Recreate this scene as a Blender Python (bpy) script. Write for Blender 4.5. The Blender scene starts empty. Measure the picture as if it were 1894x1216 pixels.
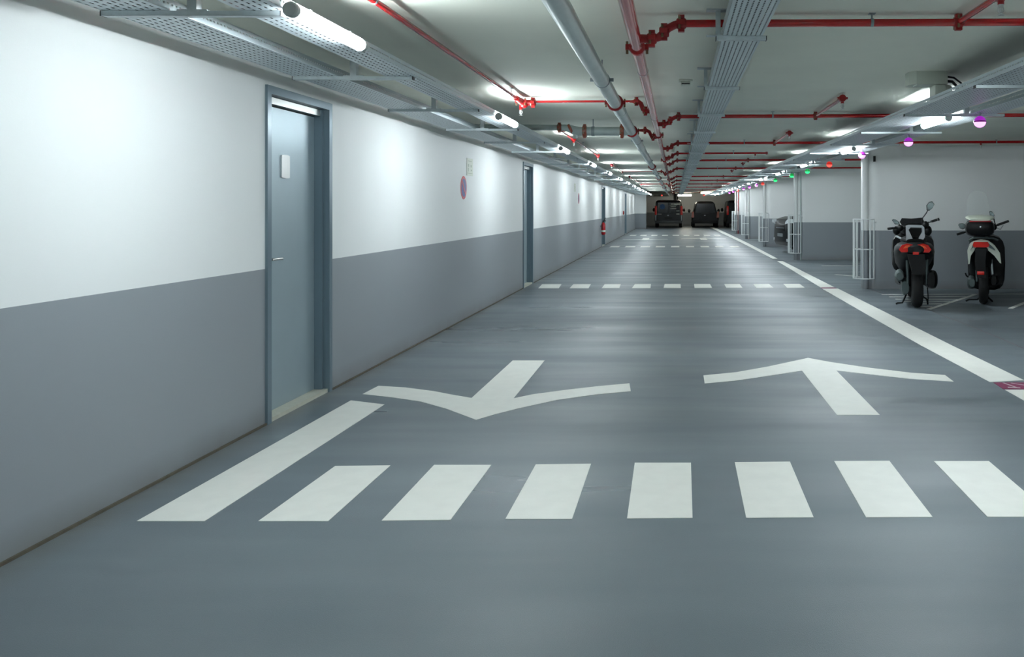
import bpy, bmesh, math, random
from mathutils import Vector, Matrix
random.seed(7)
PI = math.pi
C = bpy.context.scene.collection
S = bpy.context.scene

# ------------------------------------------------------------------ camera
F_PX, VPX, VPY, EYE = 1550.0, 1250.0, 384.0, 1.45
cam_d = bpy.data.cameras.new('camera')
cam_d.sensor_width = 36.0
cam_d.lens = F_PX / 1894.0 * 36.0
cam_d.shift_x = -(VPX - 947.0) / 1894.0
cam_d.shift_y = (VPY - 608.0) / 1894.0
cam_d.clip_start = 0.05
cam_d.clip_end = 300
cam = bpy.data.objects.new('camera', cam_d)
cam.location = (0, 0, EYE)
cam.rotation_euler = (PI / 2, 0, 0)
C.objects.link(cam)
S.camera = cam

# ------------------------------------------------------------------ world and exposure
w = bpy.data.worlds.new('world')
S.world = w
w.use_nodes = True
w.node_tree.nodes['Background'].inputs['Color'].default_value = (0.6, 0.75, 0.8, 1)
w.node_tree.nodes['Background'].inputs['Strength'].default_value = 0.05
S.view_settings.view_transform = 'Standard'
S.view_settings.look = 'None'
S.view_settings.gamma = 1.0
S.view_settings.use_curve_mapping = False
S.view_settings.exposure = 0.2
LAMP_POWER = 98.0        # tubes along the doored wall
BAY_LAMP_POWER = 210.0    # tubes along the parking bays, boosted to brighten that side and the ceiling
S.cycles.sample_clamp_indirect = 10.0

# ------------------------------------------------------------------ materials
def lin(c):
    return tuple(((v / 255.0) / 12.92 if v / 255.0 <= 0.04045 else ((v / 255.0 + 0.055) / 1.055) ** 2.4) for v in c)

def mat(name, rgb, rough=0.5, metal=0.0, noise=0.0, nscale=20.0, bump=0.0, bscale=200.0, coat=0.0, spec=0.5, emit=None, estr=0.0, trans=0.0, alpha=1.0):
    m = bpy.data.materials.new(name)
    m.use_nodes = True
    nt = m.node_tree
    b = nt.nodes['Principled BSDF']
    col = lin(rgb) + (1,)
    b.inputs['Base Color'].default_value = col
    b.inputs['Roughness'].default_value = rough
    b.inputs['Metallic'].default_value = metal
    b.inputs['Coat Weight'].default_value = coat
    b.inputs['Specular IOR Level'].default_value = spec
    b.inputs['Transmission Weight'].default_value = trans
    b.inputs['Alpha'].default_value = alpha
    if emit:
        b.inputs['Emission Color'].default_value = lin(emit) + (1,)
        b.inputs['Emission Strength'].default_value = estr
    geo = None
    if noise or bump:
        geo = nt.nodes.new('ShaderNodeNewGeometry')
    if noise:
        n = nt.nodes.new('ShaderNodeTexNoise')
        n.inputs['Scale'].default_value = nscale
        n.inputs['Detail'].default_value = 4
        nt.links.new(geo.outputs['Position'], n.inputs['Vector'])
        r = nt.nodes.new('ShaderNodeMapRange')
        r.inputs['From Min'].default_value = 0.3
        r.inputs['From Max'].default_value = 0.7
        r.inputs['To Min'].default_value = 1 - noise
        r.inputs['To Max'].default_value = 1 + noise
        nt.links.new(n.outputs['Fac'], r.inputs['Value'])
        mx = nt.nodes.new('ShaderNodeVectorMath')
        mx.operation = 'SCALE'
        mx.inputs[0].default_value = col[:3]
        nt.links.new(r.outputs['Result'], mx.inputs['Scale'])
        nt.links.new(mx.outputs['Vector'], b.inputs['Base Color'])
    if bump:
        n = nt.nodes.new('ShaderNodeTexNoise')
        n.inputs['Scale'].default_value = bscale
        nt.links.new(geo.outputs['Position'], n.inputs['Vector'])
        bp = nt.nodes.new('ShaderNodeBump')
        bp.inputs['Strength'].default_value = bump
        bp.inputs['Distance'].default_value = 0.002
        nt.links.new(n.outputs['Fac'], bp.inputs['Height'])
        nt.links.new(bp.outputs['Normal'], b.inputs['Normal'])
    return m

def math_node(nt, op, a, b=None):
    n = nt.nodes.new('ShaderNodeMath')
    n.operation = op
    for i, v in enumerate((a, b)):
        if v is None:
            continue
        if isinstance(v, (int, float)):
            n.inputs[i].default_value = v
        else:
            nt.links.new(v, n.inputs[i])
    return n.outputs[0]

def wall_material():
    m = bpy.data.materials.new('two_tone_wall_paint')
    m.use_nodes = True
    nt = m.node_tree
    b = nt.nodes['Principled BSDF']
    geo = nt.nodes.new('ShaderNodeNewGeometry')
    sep = nt.nodes.new('ShaderNodeSeparateXYZ')
    nt.links.new(geo.outputs['Position'], sep.inputs[0])
    n = nt.nodes.new('ShaderNodeTexNoise')
    n.inputs['Scale'].default_value = 3.0
    n.inputs['Detail'].default_value = 5
    nt.links.new(geo.outputs['Position'], n.inputs['Vector'])
    fine = nt.nodes.new('ShaderNodeTexNoise')
    fine.inputs['Scale'].default_value = 160.0
    nt.links.new(geo.outputs['Position'], fine.inputs['Vector'])
    fac = math_node(nt, 'GREATER_THAN', sep.outputs['Z'], 1.04)
    mix = nt.nodes.new('ShaderNodeMix')
    mix.data_type = 'RGBA'
    nt.links.new(fac, mix.inputs['Factor'])
    mix.inputs['A'].default_value = lin((146, 152, 157)) + (1,)
    mix.inputs['B'].default_value = lin((240, 242, 241)) + (1,)
    # scuffs and dust along the foot of the wall, in an uneven band
    foot = nt.nodes.new('ShaderNodeMapRange')
    foot.inputs['From Min'].default_value = 0.0
    foot.inputs['From Max'].default_value = 0.16
    foot.inputs['To Min'].default_value = 0.75
    foot.inputs['To Max'].default_value = 0.0
    nt.links.new(sep.outputs['Z'], foot.inputs['Value'])
    d = math_node(nt, 'MULTIPLY', foot.outputs['Result'], n.outputs['Fac'])
    mix2 = nt.nodes.new('ShaderNodeMix')
    mix2.data_type = 'RGBA'
    nt.links.new(d, mix2.inputs['Factor'])
    nt.links.new(mix.outputs['Result'], mix2.inputs['A'])
    mix2.inputs['B'].default_value = lin((104, 98, 88)) + (1,)
    nt.links.new(mix2.outputs['Result'], b.inputs['Base Color'])
    b.inputs['Roughness'].default_value = 0.5
    bp = nt.nodes.new('ShaderNodeBump')
    bp.inputs['Strength'].default_value = 0.15
    bp.inputs['Distance'].default_value = 0.002
    nt.links.new(fine.outputs['Fac'], bp.inputs['Height'])
    nt.links.new(bp.outputs['Normal'], b.inputs['Normal'])
    return m

def floor_material():
    m = bpy.data.materials.new('coated_floor')
    m.use_nodes = True
    nt = m.node_tree
    b = nt.nodes['Principled BSDF']
    geo = nt.nodes.new('ShaderNodeNewGeometry')
    def noise(scale, vec=(1, 1, 1), detail=4):
        mp = nt.nodes.new('ShaderNodeMapping')
        mp.inputs['Scale'].default_value = vec
        nt.links.new(geo.outputs['Position'], mp.inputs['Vector'])
        n = nt.nodes.new('ShaderNodeTexNoise')
        n.inputs['Scale'].default_value = scale
        n.inputs['Detail'].default_value = detail
        nt.links.new(mp.outputs['Vector'], n.inputs['Vector'])
        return n.outputs['Fac']
    big = noise(0.55, (0.5, 1.4, 1), 5)
    grain = noise(260.0, (1, 1, 1), 2)
    ramp = nt.nodes.new('ShaderNodeValToRGB')
    ramp.color_ramp.elements[0].position = 0.3
    ramp.color_ramp.elements[1].position = 0.72
    ramp.color_ramp.elements[0].color = lin((102, 112, 119)) + (1,)
    ramp.color_ramp.elements[1].color = lin((126, 136, 141)) + (1,)
    sm = math_node(nt, 'ADD', math_node(nt, 'MULTIPLY', big, 0.7), math_node(nt, 'MULTIPLY', grain, 0.3))
    nt.links.new(sm, ramp.inputs['Fac'])
    # dust along the wall foot
    sep = nt.nodes.new('ShaderNodeSeparateXYZ')
    nt.links.new(geo.outputs['Position'], sep.inputs[0])
    dust = nt.nodes.new('ShaderNodeMapRange')
    dust.inputs['From Min'].default_value = -2.735
    dust.inputs['From Max'].default_value = -2.52
    dust.inputs['To Min'].default_value = 0.9
    dust.inputs['To Max'].default_value = 0.0
    nt.links.new(sep.outputs['X'], dust.inputs['Value'])
    dn = math_node(nt, 'MULTIPLY', dust.outputs['Result'], noise(5.0))
    mix = nt.nodes.new('ShaderNodeMix')
    mix.data_type = 'RGBA'
    nt.links.new(dn, mix.inputs['Factor'])
    nt.links.new(ramp.outputs['Color'], mix.inputs['A'])
    mix.inputs['B'].default_value = lin((112, 108, 98)) + (1,)
    nt.links.new(mix.outputs['Result'], b.inputs['Base Color'])
    rr = nt.nodes.new('ShaderNodeMapRange')
    rr.inputs['From Min'].default_value = 0.3
    rr.inputs['From Max'].default_value = 0.7
    rr.inputs['To Min'].default_value = 0.27
    rr.inputs['To Max'].default_value = 0.5
    nt.links.new(noise(1.3, (0.25, 1.5, 1), 3), rr.inputs['Value'])
    nt.links.new(rr.outputs['Result'], b.inputs['Roughness'])
    b1 = nt.nodes.new('ShaderNodeBump')
    b1.inputs['Strength'].default_value = 0.6
    b1.inputs['Distance'].default_value = 0.0015
    nt.links.new(grain, b1.inputs['Height'])
    b2 = nt.nodes.new('ShaderNodeBump')
    b2.inputs['Strength'].default_value = 0.22
    b2.inputs['Distance'].default_value = 0.012
    nt.links.new(noise(1.5, (0.3, 1.5, 1), 0), b2.inputs['Height'])
    nt.links.new(b1.outputs['Normal'], b2.inputs['Normal'])
    nt.links.new(b2.outputs['Normal'], b.inputs['Normal'])
    return m

def perforated_material(name, rgb, px=0.036, py=0.05, hx=0.15, hy=0.31, stagger=True, axis='Z'):
    """galvanised sheet with rows of punched slots running along the tray"""
    m = bpy.data.materials.new(name)
    m.use_nodes = True
    nt = m.node_tree
    b = nt.nodes['Principled BSDF']
    out = nt.nodes['Material Output']
    b.inputs['Base Color'].default_value = lin(rgb) + (1,)
    b.inputs['Metallic'].default_value = 0.25
    b.inputs['Roughness'].default_value = 0.42
    geo = nt.nodes.new('ShaderNodeNewGeometry')
    sep = nt.nodes.new('ShaderNodeSeparateXYZ')
    nt.links.new(geo.outputs['Position'], sep.inputs[0])
    across = sep.outputs['X'] if axis == 'Z' else sep.outputs['Z']
    u = math_node(nt, 'DIVIDE', math_node(nt, 'ADD', across, 10.0), px)
    v = math_node(nt, 'DIVIDE', math_node(nt, 'ADD', sep.outputs['Y'], 50.0), py)
    if stagger:
        v = math_node(nt, 'ADD', v, math_node(nt, 'MULTIPLY', math_node(nt, 'MODULO', math_node(nt, 'FLOOR', u), 2.0), 0.5))
    fu = math_node(nt, 'ABSOLUTE', math_node(nt, 'SUBTRACT', math_node(nt, 'FRACT', u), 0.5))
    fv = math_node(nt, 'ABSOLUTE', math_node(nt, 'SUBTRACT', math_node(nt, 'FRACT', v), 0.5))
    hole = math_node(nt, 'MULTIPLY', math_node(nt, 'LESS_THAN', fu, hx), math_node(nt, 'LESS_THAN', fv, hy))
    tr = nt.nodes.new('ShaderNodeBsdfTransparent')
    mx = nt.nodes.new('ShaderNodeMixShader')
    nt.links.new(hole, mx.inputs[0])
    nt.links.new(b.outputs[0], mx.inputs[1])
    nt.links.new(tr.outputs[0], mx.inputs[2])
    nt.links.new(mx.outputs[0], out.inputs['Surface'])
    return m

M = {
    'wall': wall_material(),
    'floor': floor_material(),
    'ceiling': mat('ceiling_paint', (236, 239, 226), 0.8, noise=0.04, nscale=1.2),
    'paint': mat('road_paint', (250, 250, 242), 0.45, noise=0.025, nscale=9, bump=0.3, bscale=260),
    'galv': mat('galvanised_steel', (190, 200, 202), 0.42, 0.35, noise=0.08, nscale=30),
    'galv_dark': mat('dull_galvanised_steel', (150, 160, 164), 0.45, 0.4),
    'perf': perforated_material('perforated_tray_steel', (214, 224, 228)),
    'rail_perf': perforated_material('slotted_rail_steel', (170, 182, 186), px=0.05, py=0.03, hx=0.09, hy=0.22, stagger=False, axis='X'),
    'perf_fine': perforated_material('ribbed_tray_steel', (200, 212, 214), px=0.026, py=0.034, hx=0.15, hy=0.34),
    'cable': mat('dark_cable_sheath', (34, 38, 42), 0.55),
    'black': mat('black_plastic', (14, 15, 17), 0.45),
    'rubber': mat('tyre_rubber', (9, 10, 11), 0.75, noise=0.1, nscale=60),
    'pipe_grey': mat('grey_pipe_paint', (186, 198, 196), 0.38, 0.1, noise=0.07, nscale=6),
    'red': mat('red_pipe_paint', (184, 19, 22), 0.16, 0.0, noise=0.06, nscale=10, coat=0.4),
    'red_dark': mat('red_fitting_paint', (150, 16, 18), 0.38, noise=0.12, nscale=25),
    'brass': mat('bolt_metal', (128, 110, 82), 0.4, 0.7),
    'door_frame': mat('blue_grey_frame_paint', (116, 134, 144), 0.28, 0.35),
    'door_leaf': mat('blue_grey_door_paint', (164, 180, 187), 0.38, 0.45, noise=0.02, nscale=4),
    'steel': mat('brushed_steel', (196, 198, 196), 0.3, 0.8),
    'sill': mat('threshold_cream', (196, 196, 182), 0.6, noise=0.06, nscale=15),
    'sealant': mat('brown_sealant', (92, 86, 74), 0.9, noise=0.15, nscale=20),
    'white_plastic': mat('white_plastic', (206, 212, 206), 0.5),
    'box_plastic': mat('pale_grey_plastic', (206, 212, 200), 0.55),
    'cap': mat('grey_end_cap', (150, 158, 156), 0.5),
    'cage': mat('white_wire_paint', (238, 242, 242), 0.4),
    'magenta': mat('magenta_decal', (136, 38, 84), 0.5),
    'decal_white': mat('decal_white', (215, 200, 205), 0.5),
    'sign_blue': mat('sign_blue', (62, 68, 142), 0.4),
    'sign_red': mat('sign_red', (196, 58, 78), 0.4),
    'sign_white': mat('sign_white', (222, 228, 214), 0.45),
    'sign_mark': mat('sign_grey_green_print', (176, 186, 168), 0.5),
    'ext_red': mat('extinguisher_red', (176, 14, 24), 0.25, coat=0.5),
    'car_black': mat('black_car_paint', (3, 4, 5), 0.35, 0.0, coat=0.05, spec=0.25),
    'van_black': mat('dark_van_paint', (8, 11, 13), 0.35, 0.0, coat=0.05, spec=0.3),
    'van_glass': mat('dark_tinted_glass', (4, 7, 10), 0.1, 0.0, spec=0.4),
    'grey_plastic': mat('grey_bumper_plastic', (60, 64, 66), 0.45),
    'chrome': mat('chrome', (214, 218, 220), 0.15, 1.0),
    'lens_red': mat('red_lens', (222, 30, 18), 0.12, coat=0.8),
    'highlight_orange': mat('orange_highlight_paint', (250, 96, 48), 0.15, coat=0.5),
    'lens_amber': mat('amber_lens', (208, 110, 28), 0.2, coat=0.5),
    'lens_warm': mat('warm_rear_lens', (150, 74, 52), 0.2, coat=0.6),
    'lens_clear': mat('clear_headlamp_lens', (236, 242, 246), 0.2, 0.3, coat=0.8),
    'sticker_blue': mat('blue_sticker', (26, 84, 138), 0.4),
    'plate': mat('licence_plate', (120, 128, 130), 0.4),
    'silver': mat('silver_paint', (168, 174, 176), 0.3, 0.5, coat=0.3),
    'dark_silver': mat('dull_cast_metal', (78, 90, 90), 0.45, 0.5),
    'sc_black': mat('scooter_black_plastic', (4, 5, 6), 0.42, spec=0.25),
    'sc_grey': mat('scooter_charcoal_plastic', (14, 16, 18), 0.5, spec=0.25),
    'sc_white': mat('scooter_white_paint', (206, 212, 196), 0.3, coat=0.5),
    'seat': mat('seat_vinyl', (5, 6, 7), 0.6, spec=0.2),
    'mirror_glass': mat('mirror_glass', (110, 122, 122), 0.2, 0.7),
    'clear': mat('clear_screen', (205, 220, 215), 0.05, spec=0.3, alpha=0.07),
    'rim': mat('wheel_rim_alloy', (70, 74, 76), 0.4, 0.6),
}
M['diffuser'] = mat('lit_diffuser', (240, 250, 255), 0.4, emit=(236, 247, 252), estr=LAMP_POWER)
M['diffuser_bay'] = mat('lit_bay_diffuser', (240, 250, 255), 0.4, emit=(236, 247, 252), estr=BAY_LAMP_POWER)
M['diffuser_warm'] = mat('lit_warm_diffuser', (250, 250, 240), 0.4, emit=(255, 250, 232), estr=45.0)
def glow(name, c, s):
    return mat(name, c, 0.3, emit=c, estr=s)
GL = {'purple': (glow('purple_lit_dome', (238, 120, 236), 3.2), mat('purple_dome', (96, 20, 110), 0.3, emit=(150, 30, 170), estr=0.9)),
      'green': (glow('green_lit_dome', (40, 230, 110), 2.0), mat('green_dome', (14, 110, 50), 0.3, emit=(20, 150, 70), estr=0.8)),
      'red': (glow('red_lit_dome', (250, 70, 60), 2.2), mat('red_dome', (140, 24, 24), 0.3, emit=(190, 40, 30), estr=0.9))}

# ------------------------------------------------------------------ mesh builder
class MB:
    def __init__(s):
        s.v, s.f = [], []
    def add(s, vs, fs):
        o = len(s.v)
        s.v += [tuple(p) for p in vs]
        s.f += [tuple(i + o for i in f) for f in fs]
        return s
    def box(s, x0, x1, y0, y1, z0, z1, b=0.0):
        if b > 0:
            bm = bmesh.new()
            bmesh.ops.create_cube(bm, size=1)
            for v in bm.verts:
                v.co = Vector(((x0 + x1) / 2 + v.co.x * (x1 - x0), (y0 + y1) / 2 + v.co.y * (y1 - y0), (z0 + z1) / 2 + v.co.z * (z1 - z0)))
            bmesh.ops.bevel(bm, geom=bm.edges[:], offset=b, segments=2, affect='EDGES', profile=0.5)
            bm.verts.index_update()
            s.add([v.co for v in bm.verts], [[v.index for v in f.verts] for f in bm.faces])
            bm.free()
            return s
        vs = [(x, y, z) for z in (z0, z1) for y in (y0, y1) for x in (x0, x1)]
        return s.add(vs, [(0, 2, 3, 1), (4, 5, 7, 6), (0, 1, 5, 4), (2, 6, 7, 3), (0, 4, 6, 2), (1, 3, 7, 5)])
    def tube(s, pts, r, n=12, caps=True):
        pts = [Vector(p) for p in pts]
        rs = r if isinstance(r, (list, tuple)) else [r] * len(pts)
        rings = []
        up = None
        for i, p in enumerate(pts):
            if i == 0: t = pts[1] - p
            elif i == len(pts) - 1: t = p - pts[i - 1]
            else: t = (pts[i + 1] - p).normalized() + (p - pts[i - 1]).normalized()
            t.normalize()
            if up is None:
                up = Vector((0, 0, 1)) if abs(t.z) < 0.9 else Vector((0, 1, 0))
            a = t.cross(up).normalized()
            b = a.cross(t).normalized()
            up = b
            rings.append([p + (a * math.cos(2 * PI * k / n) + b * math.sin(2 * PI * k / n)) * rs[i] for k in range(n)])
        vs = [q for rg in rings for q in rg]
        fs = []
        for i in range(len(rings) - 1):
            for k in range(n):
                k2 = (k + 1) % n
                fs.append((i * n + k, i * n + k2, (i + 1) * n + k2, (i + 1) * n + k))
        if caps:
            fs.append(tuple(range(n - 1, -1, -1)))
            fs.append(tuple((len(rings) - 1) * n + k for k in range(n)))
        return s.add(vs, fs)
    def lathe(s, prof, o=(0, 0, 0), axis='Z', n=20):
        """prof: list of (radius, height) along the axis"""
        vs, fs = [], []
        for r, h in prof:
            for k in range(n):
                a = 2 * PI * k / n
                c, q = r * math.cos(a), r * math.sin(a)
                p = {'Z': (c, q, h), 'Y': (c, h, q), 'X': (h, c, q)}[axis]
                vs.append((p[0] + o[0], p[1] + o[1], p[2] + o[2]))
        m = len(prof)
        for i in range(m - 1):
            for k in range(n):
                k2 = (k + 1) % n
                fs.append((i * n + k, i * n + k2, (i + 1) * n + k2, (i + 1) * n + k))
        fs.append(tuple(range(n - 1, -1, -1)))
        fs.append(tuple((m - 1) * n + k for k in range(n)))
        return s.add(vs, fs)
    def prism(s, pts, h0, h1, axis='Z'):
        """closed outline in the plane across the axis, pulled from h0 to h1"""
        def mk(a, b, h):
            return {'Z': (a, b, h), 'Y': (a, h, b), 'X': (h, a, b)}[axis]
        n = len(pts)
        vs = [mk(a, b, h0) for a, b in pts] + [mk(a, b, h1) for a, b in pts]
        fs = [tuple(range(n - 1, -1, -1)), tuple(range(n, 2 * n))]
        for i in range(n):
            j = (i + 1) % n
            fs.append((i, j, n + j, n + i))
        return s.add(vs, fs)
    def loft(s, secs):
        n = len(secs[0])
        vs = [p for sc in secs for p in sc]
        fs = []
        for i in range(len(secs) - 1):
            for k in range(n):
                k2 = (k + 1) % n
                fs.append((i * n + k, i * n + k2, (i + 1) * n + k2, (i + 1) * n + k))
        fs.append(tuple(range(n - 1, -1, -1)))
        fs.append(tuple((len(secs) - 1) * n + k for k in range(n)))
        return s.add(vs, fs)
    def ell(s, c, r, n=14, m=8):
        prof = []
        for i in range(m + 1):
            a = -PI / 2 + PI * i / m
            prof.append((max(math.cos(a), 0.02), math.sin(a)))
        o = len(s.v)
        s.lathe(prof, n=n)
        for i in range(o, len(s.v)):
            x, y, z = s.v[i]
            s.v[i] = (c[0] + x * r[0], c[1] + y * r[1], c[2] + z * r[2])
        return s
    def build(s, name, m, parent=None, loc=None, smooth=40):
        me = bpy.data.meshes.new(name)
        me.from_pydata(s.v, [], s.f)
        me.materials.append(m)
        bm = bmesh.new()
        bm.from_mesh(me)
        bmesh.ops.recalc_face_normals(bm, faces=bm.faces)
        bm.to_mesh(me)
        bm.free()
        if smooth:
            me.shade_smooth()
            me.set_sharp_from_angle(angle=math.radians(smooth))
        o = bpy.data.objects.new(name, me)
        C.objects.link(o)
        if parent: o.parent = parent
        if loc: o.location = loc
        return o

def tag(o, label, cat, group=None, kind=None):
    o['label'] = label
    o['category'] = cat
    if group: o['group'] = group
    if kind: o['kind'] = kind
    return o

def thing(name, label, cat, loc=(0, 0, 0), rz=0.0, group=None):
    o = bpy.data.objects.new(name, None)
    C.objects.link(o)
    o.location = loc
    o.rotation_euler = (0, 0, rz)
    o.empty_display_size = 0.1
    return tag(o, label, cat, group)

def dup(root, loc, label, rz=None):
    r = root.copy()
    C.objects.link(r)
    r.location = loc
    r['label'] = label
    if rz is not None: r.rotation_euler = (0, 0, rz)
    for ch in list(root.children):
        c = ch.copy()
        C.objects.link(c)
        c.parent = r
        for g in list(ch.children):
            d = g.copy()
            C.objects.link(d)
            d.parent = c
    return r

def structure(o, label, cat):
    return tag(o, label, cat, kind='structure')

ORD = ['first', 'second', 'third', 'fourth', 'fifth', 'sixth', 'seventh', 'eighth', 'ninth', 'tenth', 'eleventh', 'twelfth', 'thirteenth',
       'fourteenth', 'fifteenth', 'sixteenth', 'seventeenth', 'eighteenth', 'nineteenth', 'twentieth'] + \
      ['twenty-' + k for k in ('first', 'second', 'third', 'fourth', 'fifth', 'sixth', 'seventh', 'eighth', 'ninth')] + ['thirtieth'] + \
      ['thirty-' + k for k in ('first', 'second', 'third', 'fourth', 'fifth', 'sixth', 'seventh', 'eighth', 'ninth')] + ['fortieth']

# ------------------------------------------------------------------ room shell
WX = -2.735          # face of the wall with the doors
CZ = 2.55            # underside of the ceiling
NB, FB = -9.0, 67.0  # near and far ends
structure(MB().box(-6.2, 9.0, NB - 0.3, FB + 0.3, -0.2, 0.0).build('floor', M['floor'], smooth=0), 'blue grey coated garage floor', 'floor')
structure(MB().box(-6.2, 9.0, NB - 0.3, FB + 0.3, CZ, CZ + 0.25).build('ceiling', M['ceiling'], smooth=0), 'plain painted concrete garage ceiling', 'ceiling')

DOORS = [(5.58, 6.63), (14.98, 16.0), (30.9, 32.3), (44.8, 46.2)]
DH = 2.27
wl = MB()
y = NB
for a, b in DOORS:
    wl.box(WX - 0.3, WX, y, a, 0, CZ)
    wl.box(WX - 0.3, WX, a, b, DH, CZ)
    y = b
wl.box(WX - 0.3, WX, y, 56.6, 0, CZ)
structure(wl.build('wall_left', M['wall'], smooth=0), 'long two-tone wall with doors, white over grey', 'wall')
structure(MB().box(WX, -1.99, 56.2, 56.6, 0, CZ).build('wall_end', M['wall'], smooth=0), 'short wall return where the doored wall ends', 'wall')
structure(MB().box(-6.2, 9.0, FB, FB + 0.3, 0, CZ).build('wall_far', M['wall'], smooth=0), 'two-tone far wall behind the parked vans', 'wall')
structure(MB().box(-6.2, 9.0, NB - 0.3, NB, 0, CZ).build('wall_near', M['wall'], smooth=0), 'two-tone wall at the entrance end', 'wall')
structure(MB().box(8.6, 8.9, NB, FB, 0, CZ).build('wall_right', M['wall'], smooth=0), 'two-tone wall at the back of the parking bays', 'wall')
structure(MB().box(-6.2, -5.9, 56.6, FB, 0, CZ).build('wall_niche', M['wall'], smooth=0), 'wall of the dark recess beside the parked van', 'wall')
sl = MB()
y = NB
for a, b in DOORS:
    sl.box(WX, WX + 0.014, y, a, 0, 0.012)
    y = b
sl.box(WX, WX + 0.014, y, 56.2, 0, 0.012)
structure(sl.build('baseboard_left', M['sealant'], smooth=0), 'brown sealant joint along the foot of the doored wall', 'trim')

# partitions between the parking bays, the aisle end rounded
PART_Y = [-0.9, 7.0, 14.9, 23.15, 31.0, 38.7, 46.3]
PART_X = [3.36, 3.36, 3.36, 3.30, 3.26, 3.22, 3.29]
for i, (py, px) in enumerate(zip(PART_Y, PART_X)):
    r, t = 0.28, 0.56
    out = [(px + r - r * math.sin(a), py + r - r * math.cos(a)) for a in [k * PI / 16 for k in range(0, 17)]]
    out += [(8.6, py + t), (8.6, py)]
    structure(MB().prism(out, 0, CZ).build('wall_partition', M['wall'], smooth=50), 'rounded two-tone partition wall between parking bays', 'wall')

# ------------------------------------------------------------------ doors in the wall
def make_door(idx, y0, y1, detail):
    fr = 0.055
    root = bpy.data.objects.new('door_%d' % (idx + 1), None)
    C.objects.link(root)
    root.location = (WX, y0, 0)
    W = y1 - y0
    structure(root, ['blue grey steel door with a metal plate, beside the big floor arrows', 'second blue grey steel door along the wall',
                     'narrow looking third door, behind the fire extinguisher', 'fourth door, near the end of the wall'][idx], 'door')
    f = MB()
    f.box(-0.13, 0.018, 0, fr, 0, DH)
    f.box(-0.13, 0.018, W - fr, W, 0, DH)
    f.box(-0.13, 0.018, fr, W - fr, DH - fr, DH)
    # rebate steps behind the face
    f.box(-0.13, -0.03, fr, fr + 0.02, 0, DH - fr)
    f.box(-0.13, -0.03, W - fr - 0.025, W - fr, 0, DH - fr)
    f.build('door_frame', M['door_frame'], root, smooth=0)
    lf = MB().box(-0.135, -0.092, fr + 0.018, W - fr - 0.02, 0.03, DH - 0.115).build('door_leaf', M['door_leaf'], root, smooth=0)
    MB().box(-0.13, -0.045, fr + 0.02, W - fr - 0.025, DH - 0.105, DH - fr - 0.004).build('closer_rail', M['steel'], root, smooth=0)
    MB().box(-0.12, 0.004, fr, W - fr, 0.0, 0.028).build('threshold', M['sill'], root, smooth=0)
    h = MB().tube([(-0.095, 0.2, 1.09), (-0.045, 0.2, 1.09), (-0.04, 0.215, 1.09), (-0.04, 0.33, 1.09)], 0.0095, 10)
    h.lathe([(0.026, -0.098), (0.026, -0.084)], (0, 0.2, 1.09), 'X', 16)
    h.build('lever_handle', M['steel'], root)
    if detail:
        pts = []
        for k in range(9):
            t = -1 + 2 * k / 8.0
            pts.append((0.475 + 0.062 * t, 0.079 + 0.006 * (1 - t * t)))
        out = [(a, 1.745 - b) for a, b in pts] + [(a, 1.745 + b) for a, b in reversed(pts)]
        MB().prism(out, -0.092, -0.082, 'X').build('name_plate', M['steel'], root, smooth=0)
    return root
for i, (a, b) in enumerate(DOORS):
    make_door(i, a, b, i == 0)

# ------------------------------------------------------------------ painted floor markings
def paint(name, outline, label, cat='floor marking', group=None, m='paint', z=0.0025):
    cx = sum(p[0] for p in outline) / len(outline)
    cy = sum(p[1] for p in outline) / len(outline)
    o = MB().prism([(x - cx, y - cy) for x, y in outline], 0.0002, z).build(name, M[m], loc=(cx, cy, 0), smooth=0)
    return tag(o, label, cat, group)
ROW1 = [[(-1.907, 4.692), (-1.602, 4.702), (-1.605, 3.868), (-1.927, 3.868)], [(-1.359, 4.712), (-1.037, 4.712), (-1.044, 3.882), (-1.36, 3.875)], [(-0.789, 4.722), (-0.479, 4.732), (-0.482, 3.895), (-0.792, 3.895)], [(-0.233, 4.752), (0.086, 4.752), (0.078, 3.909), (-0.227, 3.902)], [(0.335, 4.762), (0.65, 4.772), (0.644, 3.916), (0.328, 3.909)], [(0.904, 4.782), (1.22, 4.787), (1.201, 3.919), (0.889, 3.916)], [(1.472, 4.782), (1.786, 4.782), (1.771, 3.922), (1.458, 3.922)], [(2.04, 4.79), (2.355, 4.79), (2.34, 3.925), (2.027, 3.925)]]
ROW2 = [[(-2.523, 15.815), (-2.157, 15.815), (-2.097, 15.012), (-2.465, 15.012)], [(-1.931, 15.815), (-1.602, 15.815), (-1.566, 15.012), (-1.904, 15.012)], [(-1.343, 15.815), (-1.039, 15.815), (-1.013, 15.044), (-1.33, 15.012)], [(-0.774, 15.815), (-0.471, 15.85), (-0.455, 15.076), (-0.789, 15.044)], [(-0.212, 15.85), (0.089, 15.85), (0.091, 15.076), (-0.22, 15.076)], [(0.345, 15.85), (0.646, 15.85), (0.653, 15.108), (0.337, 15.076)], [(0.915, 15.85), (1.206, 15.85), (1.202, 15.108), (0.909, 15.108)], [(1.466, 15.85), (1.764, 15.85), (1.761, 15.108), (1.449, 15.108)], [(2.037, 15.886), (2.345, 15.886), (2.328, 15.14), (2.005, 15.108)]]
X3 = [(-2.424, -2.088), (-1.866, -1.505), (-1.302, -0.954), (-0.738, -0.403), (-0.174, 0.13), (0.377, 0.675), (0.915, 1.232), (1.46, 1.758), (2.005, 2.341)]
X4 = [(-2.378, -2.058), (-1.845, -1.516), (-1.267, -0.956), (-0.716, -0.405), (-0.165, 0.173), (0.395, 0.707), (0.947, 1.222), (1.462, 1.773), (1.996, 2.307)]
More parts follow.
